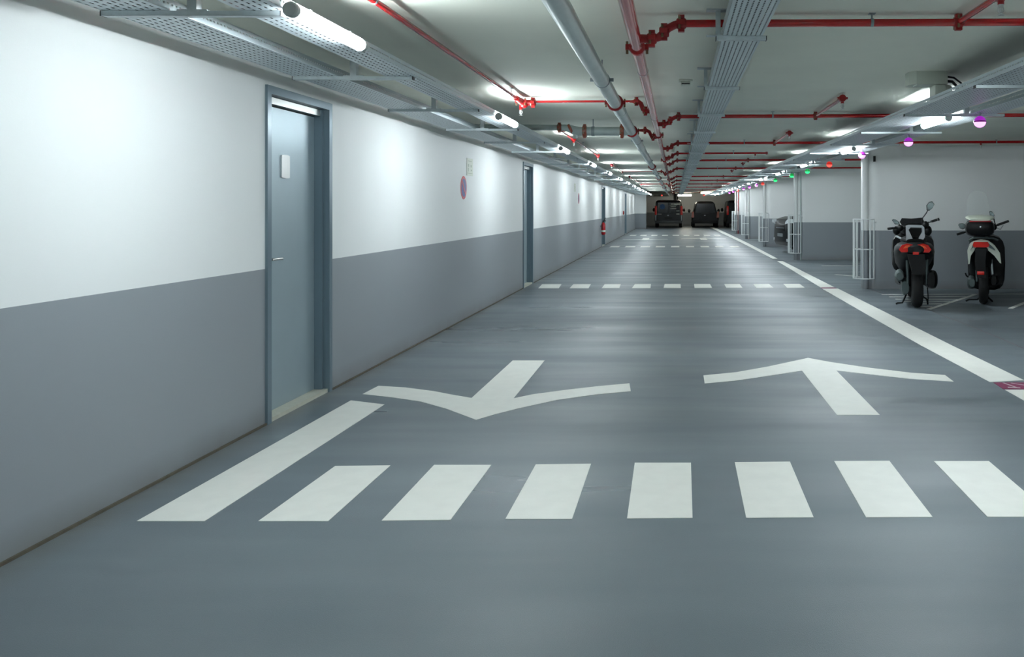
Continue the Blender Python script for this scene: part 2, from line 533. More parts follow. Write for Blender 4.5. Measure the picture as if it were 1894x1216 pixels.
ROW3 = [[(a, 31.5), (b, 31.5), (b, 30.5), (a, 30.5)] for a, b in X3]
ROW4 = [[(a, 44.3), (b, 44.3), (b, 42.7), (a, 42.7)] for a, b in X4]
for row, where in ((ROW1, 'in the crossing before the big arrows'), (ROW2, 'in the crossing beyond the big arrows'), (ROW3, 'in the third crossing along the aisle'), (ROW4, 'in the last crossing before the vans')):
    for k, q in enumerate(row):
        paint('crossing_bar', q, '%s white bar from the doored wall, %s' % (ORD[k], where), group='white bars ' + where)
DOWN = [(-2.43, 6.503), (-2.413, 6.8), (-2.18, 6.74), (-1.909, 6.605), (-1.724, 6.476), (-1.552, 6.367), (-1.543, 7.928), (-1.241, 7.928), (-1.231, 6.356), (-1.109, 6.492), (-0.882, 6.645), (-0.641, 6.782), (-0.382, 6.899), (-0.355, 6.605), (-0.614, 6.492), (-0.896, 6.304), (-1.145, 6.029), (-1.27, 5.866), (-1.363, 5.716), (-1.651, 6.029), (-1.903, 6.252), (-2.15, 6.383)]
UP = [(0.238, 7.224), (0.527, 7.362), (0.833, 7.621), (1.073, 7.863), (1.273, 8.065), (1.435, 7.863), (1.732, 7.58), (2.061, 7.339), (2.325, 7.239), (2.31, 6.97), (1.987, 7.077), (1.664, 7.285), (1.425, 7.441), (1.423, 5.852), (1.124, 5.847), (1.119, 7.433), (0.82, 7.224), (0.502, 7.005), (0.237, 6.894)]
paint('direction_arrow', DOWN, 'large white floor arrow pointing toward the viewer, near the first door', group='direction arrows')
paint('direction_arrow', UP, 'large white floor arrow pointing away from the viewer', group='direction arrows')
paint('direction_arrow', [(x, y + 31.7) for x, y in DOWN], 'small looking distant floor arrow pointing toward the viewer', group='direction arrows')
paint('direction_arrow', [(x, y + 31.7) for x, y in UP], 'small looking distant floor arrow pointing away', group='direction arrows')
paint('lane_line', [(-2.438, 6.287), (-2.141, 6.158), (-2.176, 3.868), (-2.488, 3.868)], 'short thick white stripe beside the doored wall', 'floor marking')
paint('lane_line', [(2.50, 62), (2.598, 46.8), (2.70, 35.0), (2.735, 23.7), (2.882, 23.758), (2.93, 34.05), (2.88, 47.8), (2.8, 62)], 'far section of the long white edge line, beyond the worn gap')
paint('lane_line', [(2.735, 22.6), (2.623, 15.186), (2.878, 15.227), (2.885, 22.6)], 'middle section of the long white edge line, beyond the thin magenta mark')
paint('lane_line', [(2.609, 14.953), (2.573, 8.779), (2.605, 6.95), (2.918, 7.023), (2.897, 8.779), (2.894, 14.953)], 'long white edge line section between the two magenta marks')
paint('lane_line', [(2.613, 6.655), (2.60, 3.0), (2.60, -4), (2.92, -4), (2.92, 6.655)], 'white edge line section on the viewer side of the magenta decal')
dcl = paint('floor_decal', [(2.625, 6.925), (2.61, 6.68), (3.35, 6.68), (3.35, 6.925)], 'magenta floor decal with white marks, across the white edge line', m='magenta', z=0.0032)
g = MB()
def strip(mb, p, q, wd, z0=0.0033, z1=0.0042):
    d = (Vector(q) - Vector(p)).normalized()
    nn = Vector((-d.y, d.x)) * wd / 2
    a, b = Vector(p), Vector(q)
    mb.prism([tuple(a - nn), tuple(b - nn), tuple(b + nn), tuple(a + nn)], z0, z1)
dx, dy = dcl.location.x, dcl.location.y
for p, q, wd in (((2.70, 6.91), (2.735, 6.73), 0.018), ((2.67, 6.74), (2.76, 6.715), 0.03), ((2.76, 6.90), (2.88, 6.77), 0.018), ((2.84, 6.78), (2.95, 6.78), 0.06), ((2.97, 6.88), (2.97, 6.72), 0.03), ((3.05, 6.88), (3.2, 6.72), 0.02), ((3.05, 6.72), (3.2, 6.88), 0.02)):
    strip(g, (p[0] - dx, p[1] - dy), (q[0] - dx, q[1] - dy), wd)
g.build('decal_print', M['decal_white'], dcl, smooth=0)
paint('floor_decal', [(2.62, 15.16), (2.61, 14.99), (2.88, 14.99), (2.88, 15.16)], 'thin magenta mark across the white edge line, facing the first cage', m='magenta')
def thin_line(p, q, wd, label, nm='bay_line'):
    d = (Vector(q) - Vector(p)).normalized()
    nn = Vector((-d.y, d.x)) * wd / 2
    a, b = Vector(p), Vector(q)
    paint(nm, [tuple(a - nn), tuple(b - nn), tuple(b + nn), tuple(a + nn)], label, group='thin parking bay lines')
thin_line((3.42, 13.93), (6.6, 14.06), 0.06, 'thin white line along the rounded partition, behind both scooters')
for k, (a, b) in enumerate([((3.46, 13.58), (4.72, 13.66)), ((3.47, 13.24), (4.46, 13.24)), ((3.5, 12.9), (4.23, 12.94)), ((3.53, 12.56), (4.0, 12.6)), ((3.56, 12.22), (3.74, 12.22))]):
    thin_line(a, b, 0.055, '%s thin hatch line out from the partition, behind the black scooter' % ORD[k])
thin_line((3.60, 11.93), (5.02, 14.0), 0.07, 'slanting thin line on the floor between the two scooters')
thin_line((4.80, 12.02), (6.2, 14.03), 0.07, 'slanting thin line on the floor past the white scooter')
thin_line((3.62, 20.8), (5.6, 20.8), 0.07, 'thin line in the empty bay behind the first wire cage')
thin_line((3.45, 18.1), (3.85, 17.55), 0.08, 'short worn line at the mouth of the empty bay')
thin_line((-2.6, 57.6), (7.0, 57.6), 0.12, 'white line across the floor in front of the vans', 'bay_line')
thin_line((0.3, 59.0), (0.62, 59.6), 0.35, 'small white patch on the floor between the two vans')
thin_line((3.4, 38.2), (4.3, 38.2), 0.12, 'short white line beside the fourth wire cage')
ck = MB()
pts = [(3.40, 15.0), (3.62, 13.0), (3.57, 11.29), (3.60, 10.1), (3.582, 8.88), (3.55, 7.4), (3.5, 6.2)]
for a, b in zip(pts, pts[1:]):
    strip(ck, a, b, 0.012, 0.0002, 0.0015)
tag(ck.build('floor_joint', mat('pale_joint_filler', (122, 112, 112), 0.6), smooth=0), 'thin pale joint in the floor running past the black scooter', 'floor joint')

# ------------------------------------------------------------------ cable trays
def tray(label, x0, x1, z, y0, y1, base_m='perf', rail_m='rail_perf', h=0.05):
    t = thing('cable_tray', label, 'cable tray', ((x0 + x1) / 2, y0, z), group='long cable trays under the ceiling')
    hw = (x1 - x0) / 2
    L = y1 - y0
    MB().box(-hw, hw, 0, L, 0, 0.0015).build('tray_base', M[base_m], t, smooth=0)
    for sx in (-1, 1):
        MB().box(min(sx * hw, sx * (hw - 0.0015)), max(sx * hw, sx * (hw - 0.0015)), 0, L, 0.0015, h).box(min(sx * hw, sx * (hw - 0.008)), max(sx * hw, sx * (hw - 0.008)), 0, L, h, h + 0.002).build('side_rail', M[rail_m], t, smooth=0)
    n = int((2 * hw - 0.03) / 0.027)
    for q in range(n):
        xc = (q - (n - 1) / 2) * 0.027
        rr = 0.011 + 0.002 * ((q * 7) % 3 - 1)
        wob = [(xc, yy, 0.003 + rr) for yy in (0.0, L)]
        MB().tube(wob, rr, 8).build('cable', M['cable'], t)
    return t
TZ = 2.297
tray('wide perforated cable tray running close to the doored wall', -2.47, -2.178, TZ, NB + 0.2, 56.1)
tray('narrower perforated cable tray carrying the tube lamps over the doored wall side', -1.874, -1.668, TZ, NB + 0.2, 62)
tray('ribbed cable tray hung alone over the middle of the aisle', 0.26, 0.482, 2.402, NB + 0.2, 66, base_m='perf_fine', h=0.06)
tray('wide cable tray over the parking bay side, nearer the aisle', 2.07, 2.47, TZ, NB + 0.2, 60)
tray('cable tray beyond the parking side lamps, above the coloured domes', 2.66, 2.90, TZ, NB + 0.2, 60, h=0.055)

def make_bracket(name, label, x0, x1, xp, loc, group, zbar0, zbar1, plate=0.0, top=CZ, post_w=0.041):
    """crossbar from x0 to x1 with a post at xp; local origin on the crossbar at the post"""
    t = thing(name, label, 'bracket', loc, group=group)
    b = MB()
    b.box(x0 - xp, x1 - xp, -0.0205, -0.018, 0, zbar1 - zbar0)
    b.box(x0 - xp, x1 - xp, 0.018, 0.0205, 0, zbar1 - zbar0)
    n = max(2, int((x1 - x0) / 0.05))
    b.box(x0 - xp, x1 - xp, -0.0205, 0.0205, 0, 0.0025)
    b.build('crossbar', M['galv'], t, smooth=0)
    e = MB()
    e.box(x0 - xp - 0.004, x0 - xp, -0.022, 0.022, -0.001, zbar1 - zbar0)
    e.build('bar_end_cap', M['black'], t, smooth=0)
    e = MB()
    e.box(x1 - xp, x1 - xp + 0.004, -0.022, 0.022, -0.001, zbar1 - zbar0)
    e.build('bar_end_cap', M['black'], t, smooth=0)
    hgt = top - zbar0
    zz = zbar1 - zbar0
    pw = post_w / 2
    p = MB()
    p.box(-pw, pw, -0.0205, -0.018, zz, hgt)
    p.box(-pw, -pw + 0.0025, -0.018, 0.0205, zz, hgt)
    p.box(pw - 0.0025, pw, -0.018, 0.0205, zz, hgt)
    p.build('post', M['galv'], t, smooth=0)
    MB().box(-0.065, 0.065, -0.02, 0.02, zz, zz + 0.006).build('foot_plate', M['galv'], t, smooth=0)
    if plate:
        MB().box(-plate, plate, -0.03, 0.03, hgt - 0.008, hgt).build('ceiling_plate', M['galv'], t, smooth=0)
    return t
ys = [3.62 + 1.80 * k for k in range(-6, 33)]
vis = [v for v in ys if v > 3.2]
base = None
for v in ys:
    k = vis.index(v) if v in vis else None
    lab = ('%s steel tray bracket over the doored wall side, counting away from the viewer' % ORD[k]) if k is not None else 'steel tray bracket over the doored wall side, behind the viewer'
    if base is None:
        base = make_bracket('tray_bracket', lab, -2.47, -1.70, -2.08, (-2.08, v, 2.275), 'tray brackets along the doored wall', 2.275, 2.296)
    elif v < 56:
        dup(base, (-2.08, v, 2.275), lab)
LAMP_L = [3.95 + 4.17 * k for k in range(-3, 13)]
LAMP_R = [4.06 + 4.17 * k for k in range(-3, 13)]
ys = []
for k in range(-6, 31):
    v = 5.80 + 1.79 * k
    for l in LAMP_R:
        if abs(v - l) < 0.52:
            v = l + (0.52 if v >= l else -0.52)
    ys.append(v)
vis = [v for v in ys if v > 4.5]
base = None
for v in ys:
    lab = ('%s steel tray bracket over the parking bay side, counting away from the viewer' % ORD[vis.index(v)]) if v in vis else 'steel tray bracket over the parking bay side, behind the viewer'
    if base is None:
        base = make_bracket('tray_bracket', lab, 2.07, 2.97, 2.63, (2.63, v, 2.275), 'tray brackets along the parking bays', 2.275, 2.296)
    else:
        dup(base, (2.63, v, 2.275), lab)
ys = [4.66 + 1.95 * k for k in range(-6, 31)]
vis = [v for v in ys if v > 4]
base = None
for v in ys:
    lab = ('%s cantilever bracket of the middle cable tray, counting away from the viewer' % ORD[vis.index(v)]) if v in vis else 'cantilever bracket of the middle cable tray, behind the viewer'
    if base is None:
        base = make_bracket('tray_bracket', lab, 0.225, 0.50, 0.235, (0.235, v, 2.379), 'brackets of the middle cable tray', 2.379, 2.401, plate=0.065, post_w=0.026)
    else:
        dup(base, (0.235, v, 2.379), lab)

# ------------------------------------------------------------------ tube lamps
def make_lamp(label, loc, L, r, group, diff='diffuser', rz=0.0, arm=0.0):
    t = thing('tube_lamp', label, 'lamp', loc, rz, group)
    h = L / 2
    d = MB()
    n = 20
    secs = []
    for yy in (-h + 0.03, h - 0.03):
        secs.append([(r * math.cos(2 * PI * k / n), yy, r * math.sin(2 * PI * k / n)) for k in range(n)])
    d.loft(secs)
    d.build('diffuser', M[diff], t, smooth=60)
    for sg in (-1, 1):
        MB().lathe([(r * 1.06, sg * (h - 0.035)), (r * 1.08, sg * (h - 0.005)), (r * 0.9, sg * h)], axis='Y', n=20).build('end_cap', M['cap'], t)
    s_ = MB()
    arc = [math.radians(a) for a in (range(68, 163, 8) if diff == 'diffuser_bay' else range(66, 115, 8))]
    outer = [((r + 0.004) * math.cos(a), (r + 0.004) * math.sin(a)) for a in arc]
    inner = [((r + 0.0006) * math.cos(a), (r + 0.0006) * math.sin(a)) for a in reversed(arc)]
    s_.prism(outer + inner, -h + 0.03, h - 0.03, 'Y')
    s_.build('housing_spine', M['white_plastic'], t)
    for sg in ((-0.8, 0.8) if rz else (-0.55, 0.55)):
        b = MB()
        if rz:
            b.box(-0.012, 0.012, sg * h - 0.01, sg * h + 0.01, r + 0.004, CZ - loc[2])
        else:
            b.box(-arm, 0.012, sg * h - 0.01, sg * h + 0.01, r + 0.004, r + 0.008)
            b.box(-arm, -arm + 0.003, sg * h - 0.01, sg * h + 0.01, 0.012, r + 0.008)
        b.build('mounting_strap', M['galv'], t, smooth=0)
    return t
base = None
for row, xx, side, grp in ((LAMP_L, -1.632, 'over the doored wall side', 'tube lamps along the doored wall'), (LAMP_R, 2.55, 'over the parking bay side', 'tube lamps along the parking bays')):
    vis = [v for v in row if v > (3 if xx < 0 else 5)]
    base = None
    for v in row:
        lab = ('%s lit white tube lamp %s, counting away from the viewer' % (ORD[vis.index(v)], side)) if v in vis else 'lit white tube lamp %s, behind the viewer' % side
        if base is None:
            base = make_lamp(lab, (xx, v, 2.29), 0.82, 0.031, grp, 'diffuser' if xx < 0 else 'diffuser_bay', arm=0.036 if xx < 0 else 0.08)
        else:
            dup(base, (xx, v, 2.29), lab)
make_lamp('warm white tube lamp set crosswise above the first van', (0.66, 63.0, 2.37), 1.08, 0.055, 'crosswise lamps at the far end', 'diffuser_warm', PI / 2)
make_lamp('warm white tube lamp set crosswise above the round-roofed van', (2.13, 58.0, 2.47), 0.84, 0.05, 'crosswise lamps at the far end', 'diffuser_warm', PI / 2)

# ------------------------------------------------------------------ bay indicator domes
def make_dome(label, loc, colr, drop=0.06):
    t = thing('bay_indicator_dome', label, 'indicator light', loc, group=colr + ' bay indicator domes')
    lo, hi = GL[colr]
    r = 0.052
    pr = [(0.004, -r)] + [(r * math.cos(a), r * math.sin(a)) for a in [-PI / 2 + PI / 2 * k / 6 for k in range(1, 6)]] + [(r, -0.006)]
    MB().lathe(pr, n=18).build('lower_dome', lo, t)
    pr = [(r * 0.97, 0.006)] + [(r * math.cos(a), r * math.sin(a)) for a in [PI / 2 * k / 6 for k in range(1, 6)]]
    MB().lathe(pr, n=18).build('upper_dome', hi, t)
    MB().lathe([(r * 1.06, -0.006), (r * 1.06, 0.006)], n=18).build('middle_band', M['black'], t)
    MB().lathe([(0.012, r * 0.9), (0.012, r + drop)], n=10).build('stem', M['galv_dark'], t)
    return t
k = 0
for yy, xr, c in [(7.47, 2.71, 'purple'), (9.76, 2.71, 'purple'), (12.2, 2.71, 'purple'), (14.85, 2.72, 'red'), (17.7, 2.78, 'green'), (20.1, 2.78, 'green'), (23.4, 2.78, 'green'),
                   (27.0, 2.80, 'red'), (28.9, 2.78, 'purple'), (31.6, 2.78, 'purple'), (34.4, 2.78, 'purple'), (37.6, 2.78, 'red'), (40.5, 2.78, 'purple'), (43.4, 2.78, 'purple')]:
    make_dome('%s indicator dome under the parking side trays, %s from the viewer' % (c, ORD[k]), (xx_ := xr, yy, 2.215), c, drop=0.03)
    k += 1
make_dome('red indicator dome on the ceiling above the lettered van', (-1.0, 60.0, 2.33), 'red', 0.165)
make_dome('red indicator dome under the crosswise lamp, above the round-roofed van', (2.01, 60.0, 2.33), 'red', 0.165)

# ------------------------------------------------------------------ pipes
def coupling(x, y, z, r, axis, bolts=True):
    """grooved coupling: two half shells with bolted ears"""
    mb = MB()
    prof = [(r * 1.08, -0.028), (r * 1.32, -0.022), (r * 1.38, 0), (r * 1.32, 0.022), (r * 1.08, 0.028)]
    mb.lathe(prof, (x, y, z), axis, 16)
    bt = MB()
    for sg in (-1, 1):
        if axis == 'X':
            mb.box(x - 0.018, x + 0.018, y - 0.014 , y + 0.014, z + sg * r * 1.2 - (0 if sg > 0 else 0.02), z + sg * r * 1.2 + (0.02 if sg > 0 else 0))
            mb.box(x - 0.018, x + 0.018, y + sg * r * 1.2 - (0 if sg > 0 else 0.022), y + sg * r * 1.2 + (0.022 if sg > 0 else 0), z - 0.014, z + 0.014)
            bt.tube([(x - 0.01, y + sg * (r * 1.3 + 0.008), z - 0.035), (x - 0.01, y + sg * (r * 1.3 + 0.008), z + 0.035)], 0.007, 6)
        else:
            mb.box(x + sg * r * 1.2 - (0 if sg > 0 else 0.025), x + sg * r * 1.2 + (0.025 if sg > 0 else 0), y - 0.018, y + 0.018, z - 0.016, z + 0.016)
            bt.tube([(x + sg * (r * 1.3 + 0.012), y, z - 0.04), (x + sg * (r * 1.3 + 0.012), y, z + 0.035)], 0.008, 6)
    return mb, bt
def add_coupling(t, x, y, z, r, axis, m='red_dark', nm='coupling'):
    mb, bt = coupling(x, y, z, r, axis)
    c = mb.build(nm, M[m], t)
    bt.build('bolt', M['brass'], c)
    return c
def hanger(t, x, y, z, r, top, axis='X'):
    h = MB()
    h.lathe([(r * 1.1, -0.008), (r * 1.1, 0.008)], (x, y, z), axis, 14)
    h.tube([(x, y, z + r), (x, y, top)], 0.005, 6)
    h.box(x - 0.018, x + 0.018, y - 0.018, y + 0.018, top - 0.006, top)
    h.build('hanger', M['galv_dark'], t)
def head(t, x, y, z, d=-1):
    """pendent sprinkler head below a short red drop"""
    a = MB().tube([(x, y, z), (x, y, z - 0.05)], 0.016, 10)
    c = a.build('sprinkler_drop', M['red_dark'], t)
    b = MB().lathe([(0.014, -0.05), (0.014, -0.062), (0.008, -0.066), (0.008, -0.09), (0.004, -0.092), (0.004, -0.1)], (x, y, z), 'Z', 10)
    b.tube([(x - 0.012, y, z - 0.062), (x - 0.015, y, z - 0.08), (x, y, z - 0.098)], 0.003, 6)
    b.tube([(x + 0.012, y, z - 0.062), (x + 0.015, y, z - 0.08), (x, y, z - 0.098)], 0.003, 6)
    b.lathe([(0.016, -0.1), (0.016, -0.103)], (x, y, z), 'Z', 10)
    b.build('sprinkler_head', M['steel'], c)

# main red pipe along the aisle
RX, RZ, RR = -0.231, EYE + 0.956, 0.0365
t = thing('fire_main_pipe', 'thick glossy red pipe running the length of the aisle ceiling', 'pipe', (RX, NB + 0.2, RZ))
oy = NB + 0.2
MB().tube([(0, 0, 0), (0, 66 - oy, 0)], RR, 24).build('pipe', M['red'], t)
for v in (0.0, 5.86 - 3, 5.86, 8.87, 12.0, 14.9, 20.0, 24.6, 30.5, 36, 42, 48, 54):
    MB().lathe([(RR * 1.06, v - oy - 0.006), (RR * 1.06, v - oy + 0.006)], axis='Y', n=20).tube([(0, v - oy, RR), (0, v - oy, CZ - RZ)], 0.005, 6).build('pipe_ring', M['galv_dark'], t)
for v in (5.0, 11.06, 16.8, 22.8, 28.6, 34.5, 40.5, 46.5, 52.5):
    add_coupling(t, 0, v - oy, 0, RR, 'Y')

# thick grey pipe beside it, with one branch toward the doored wall
GX, GZ, GR = -0.55, EYE + 0.95, 0.0565
t = thing('galvanised_pipe', 'thick grey pipe along the aisle ceiling, between the red main and the tube lamps', 'pipe', (GX, NB + 0.2, GZ))
MB().tube([(0, 0, 0), (0, 66 - oy, 0)], GR, 28).build('pipe', M['pipe_grey'], t)
for v in (0.2, 6.24, 11.9, 17.0, 23.4, 30.6, 37, 44, 51):
    MB().lathe([(GR * 1.07, v - oy - 0.01), (GR * 1.07, v - oy + 0.01)], axis='Y', n=24).box(-GR - 0.03, -GR, v - oy - 0.01, v - oy + 0.01, -0.012, 0.012).box(GR, GR + 0.03, v - oy - 0.01, v - oy + 0.01, -0.012, 0.012).tube([(0, v - oy, GR), (0, v - oy, CZ - GZ)], 0.006, 6).build('pipe_ring', M['galv_dark'], t)
for v in (7.6, 10.44, 19.5, 27.0, 33.5, 40.0):
    add_coupling(t, 0, v - oy, 0, GR, 'Y')
for v in (8.3, 13.5):
    MB().lathe([(GR * 1.03, v - oy - 0.05), (GR * 1.08, v - oy - 0.05), (GR * 1.08, v - oy + 0.05), (GR * 1.03, v - oy + 0.05)], axis='Y', n=24).build('pipe_sleeve', M['pipe_grey'], t)
by = 10.44 - oy
b = MB().tube([(-0.03, by, 0), (-0.60, by, 0)], GR * 0.98, 24).build('branch_pipe', M['pipe_grey'], t)
add_coupling(t, -0.12, by, 0, GR, 'X', 'lens_warm')
add_coupling(t, -0.585, by, 0, GR, 'X', 'lens_warm')
MB().lathe([(GR * 1.07, -0.02), (GR * 1.07, 0.02)], (-0.48, by, 0), 'X', 20).tube([(-0.48, by, GR), (-0.48, by, CZ - GZ)], 0.006, 6).build('pipe_ring', M['galv_dark'], t)
MB().tube([(-0.60, by, 0), (-0.66, by, 0.0), (-0.72, by, 0.012), (-0.78, by, 0.035), (-0.84, by, 0.045), (-0.9, by, 0.045)], [GR * 0.98, GR, GR * 1.0, GR * 0.85, 0.04, 0.037], 20).tube([(-0.7, by, 0), (-0.7, by, -0.09)], 0.03, 14).build('wye_fitting', M['pipe_grey'], t)
mb = MB().lathe([(0.05, -0.02), (0.068, -0.014), (0.068, 0.014), (0.05, 0.02)], (0, 0, 0), 'X', 16)
rot = Matrix.Rotation(math.radians(-28), 4, 'Y')
mb.v = [tuple((rot @ Vector(p)) + Vector((-0.76, by, 0.028))) for p in mb.v]
mb.build('coupling', M['lens_warm'], t)
MB().tube([(-0.9, by, 0.045), (-2.17, by, 0.055)], 0.036, 18).build('reduced_pipe', M['pipe_grey'], t)
add_coupling(t, -0.9, by, 0.045, 0.036, 'X', 'lens_warm')

# red cross pipes fed by a swing joint off the main
KY = [(4.745, 6.5), (9.6, 6.5), (13.6, 6.5), (16.15, 1.75), (18.56, 6.5), (22.4, 6.5), (28.2, 6.5), (32.3, 6.5), (37.2, 6.5), (43.2, 6.5), (50.2, 6.5), (56.7, 6.5)]
PZ = EYE + 1.042
for i, (yy, xe) in enumerate(KY):
    lab = '%s red cross pipe from the viewer, running over toward the parking bays' % ORD[i]
    if i == 3: lab = 'short red cross pipe capped over the middle of the aisle, fourth from the viewer'
    t = thing('sprinkler_cross_pipe', lab, 'pipe', (RX, yy, RZ), group='red cross pipes')
    r = 0.0215 if i != 3 else 0.018
    dz = PZ - RZ
    x0 = 0.29
    L = xe - RX
    MB().tube([(x0 - 0.04, 0, dz), (L, 0, dz + 0.004 * L)], r, 16).build('pipe', M['red'], t)
    MB().tube([(0.02, 0, 0), (0.10, 0, 0), (0.135, 0, 0.008), (0.19, 0, 0.06), (0.225, 0, dz - 0.008), (0.255, 0, dz)], [0.026, 0.023, 0.023, 0.023, 0.023, 0.0225], 14).build('swing_joint', M['red_dark'], t)
    add_coupling(t, 0.095, 0, 0, 0.023, 'X')
    add_coupling(t, 0.165, 0, 0.038, 0.023, 'X')
    add_coupling(t, 0.262, 0, dz, 0.023, 'X')
    for hx in (1.11, 3.2, 5.2):
        if hx < xe:
            hanger(t, hx - RX, 0, dz + 0.004 * (hx - RX), r, CZ - RZ)
    bx = 1.60 - RX
    bz = dz + 0.004 * bx
    if i == 3:
        MB().lathe([(r, 0), (r * 1.5, 0.0), (r * 1.6, 0.02), (r * 1.5, 0.04)], (L - 0.02, 0, bz), 'X', 14).build('end_cap', M['red_dark'], t)
        head(t, 1.53 - RX, 0, bz)
    else:
        blen = [-0.62, -1.55, -1.8, 0, 1.4, 1.5, -0.3, -0.3, -0.3, -0.3, -0.3, -0.3][i]
        if i > 5: blen = 0.0
        add_coupling(t, bx, 0, bz, r, 'X')
        if blen:
            MB().tube([(bx, 0, bz), (bx, blen, bz)], 0.017, 12).build('branch_pipe', M['red'], t)
            mb = MB().lathe([(0.02, -0.03), (0.034, -0.024), (0.036, 0), (0.034, 0.024), (0.02, 0.03)], (bx, blen, bz), 'Y', 12)
            mb.box(bx - 0.05, bx + 0.05, blen - 0.014, blen + 0.014, bz - 0.01, bz + 0.01).build('elbow', M['red_dark'], t)
        head(t, bx, blen, bz)
    if i in (2, 4): head(t, 4.95 - RX, 0, dz + 0.004 * 5)

# feeds that leave the main toward the doored wall and their long branches
FEED = [(8.28, -1.49, -8.8), (12.8, None, None), (20.4, None, None), (28.3, None, None)]
t = thing('sprinkler_branch_pipe', 'red pipe running diagonally over the tube lamps to an elbow above the grey branch', 'pipe', (-1.516, 8.31, EYE + 1.04), group='red branch pipes over the doored wall side')
MB().tube([(0, -17.0, 0), (0, 0, 0)], 0.017, 16).build('pipe', M['red'], t)
for v in (-4.1, -0.6, -7.5):
    hanger(t, 0, v, 0, 0.017, CZ - EYE - 1.04, 'Y')
for v in (-4.85, -8.8):
    head(t, 0, v, 0)
MB().tube([(0, -0.35, 0), (0, -0.05, 0), (0.02, 0.0, 0), (0.12, 0.0, 0)], [0.026, 0.03, 0.03, 0.026], 14).ell((0.01, 0, -0.01), (0.045, 0.05, 0.045)).build('elbow', M['red_dark'], t)
add_coupling(t, 0.1, 0, 0, 0.024, 'X')
add_coupling(t, 0, -0.12, 0, 0.024, 'Y')
head(t, -0.02, 0, -0.02)
MB().tube([(0.1, 0, 0.01), (1.08, 0, 0.014)], 0.011, 10).build('thin_pipe', M['red'], t)
dz = RZ - EYE - 1.04
MB().tube([(1.06, 0, 0.012), (1.14, 0, 0.012), (1.17, 0, -0.01), (1.19, 0, dz + 0.02), (1.22, 0, dz), (1.27, 0, dz)], [0.012, 0.022, 0.024, 0.024, 0.024, 0.024], 12).build('swing_joint', M['red_dark'], t)
add_coupling(t, 1.125, 0, 0.012, 0.018, 'X')
add_coupling(t, 1.215, 0, dz, 0.02, 'X')
for i, (ya, yb) in enumerate([(11.4, 16.8), (20.4, 24.4), (28.3, 37.5)]):
    t = thing('sprinkler_branch_pipe', '%s short red pipe beyond the grey branch, over the doored wall side' % ORD[i], 'pipe', (-1.56, ya, EYE + 1.04), group='red branch pipes over the doored wall side')
    MB().tube([(0, 0, 0), (0, yb - ya, 0)], 0.017, 14).build('pipe', M['red'], t)
    for v in (1.4 if i == 0 else 0, yb - ya):
        MB().ell((0, v, 0), (0.04, 0.045, 0.036)).build('elbow', M['red_dark'], t)
        head(t, 0, v, 0)
    hanger(t, 0, (yb - ya) / 2, 0, 0.017, CZ - EYE - 1.04, 'Y')
    yo = [0, 4.0, 9.2][i]
    MB().tube([(0, yo if i else 0.0, 0.0), (1.0, yo if i else 0.0, 0.01)], 0.010, 8).build('thin_pipe', M['red_dark'], t)
    q = yo if i else 0.0
    MB().tube([(1.0, q, 0.01), (1.16, q, 0.01), (1.2, q, -0.01), (1.23, q, dz + 0.01), (1.25, q, dz), (1.31, q, dz)], [0.012, 0.023, 0.024, 0.024, 0.024, 0.024], 12).build('swing_joint', M['red_dark'], t)
    add_coupling(t, 1.14, q, 0.01, 0.023, 'X')
    add_coupling(t, 1.25, q, dz, 0.023, 'X')

# ------------------------------------------------------------------ ceiling boxes
t = thing('junction_box', 'pale grey box on the ceiling beside the parking side trays, with black cable loops', 'junction box', (2.06, 6.85, CZ))
MB().prism([(-0.17, -0.06), (-0.12, -0.1), (0.13, -0.1), (0.13, 0.1), (-0.12, 0.1), (-0.17, 0.06)], -0.105, 0).build('box_body', M['box_plastic'], t, smooth=0)
MB().box(0.03, 0.12, -0.09, 0.06, -0.215, -0.105, 0.012).build('hanging_unit', M['box_plastic'], t)
MB().lathe([(0.05, -0.19), (0.065, -0.16), (0.065, -0.125), (0.05, -0.106)], (0.13, -0.01, 0)).build('round_unit', M['box_plastic'], t)
MB().box(-0.115, 0.0, -0.09, 0.02, -0.112, -0.105).build('lower_lid', M['white_plastic'], t, smooth=0)
MB().tube([(0.13, -0.04, -0.035), (0.2, -0.04, -0.045), (0.26, -0.04, -0.09), (0.28, -0.04, -0.19)], 0.008, 8).tube([(0.13, -0.06, -0.075), (0.18, -0.06, -0.08), (0.22, -0.06, -0.12), (0.235, -0.06, -0.19)], 0.012, 8).build('cable', M['black'], t)
t = thing('ceiling_detector', 'small cream square fitting on the ceiling beside the middle cable tray', 'detector', (0.085, 7.25, CZ))
MB().box(-0.06, 0.06, -0.07, 0.07, -0.012, 0, 0.003).box(-0.04, 0.04, -0.05, 0.05, -0.045, -0.012, 0.006).build('housing', M['sign_white'], t)
MB().box(-0.035, 0.035, -0.052, -0.049, -0.04, -0.03).build('slot', M['black'], t, smooth=0)
t = thing('ceiling_detector', 'white fitting hanging at the fifth red cross pipe', 'detector', (-0.05, 15.2, CZ), )
MB().lathe([(0.05, -0.012), (0.05, 0)]).lathe([(0.03, -0.09), (0.035, -0.012)]).build('housing', M['sign_white'], t)

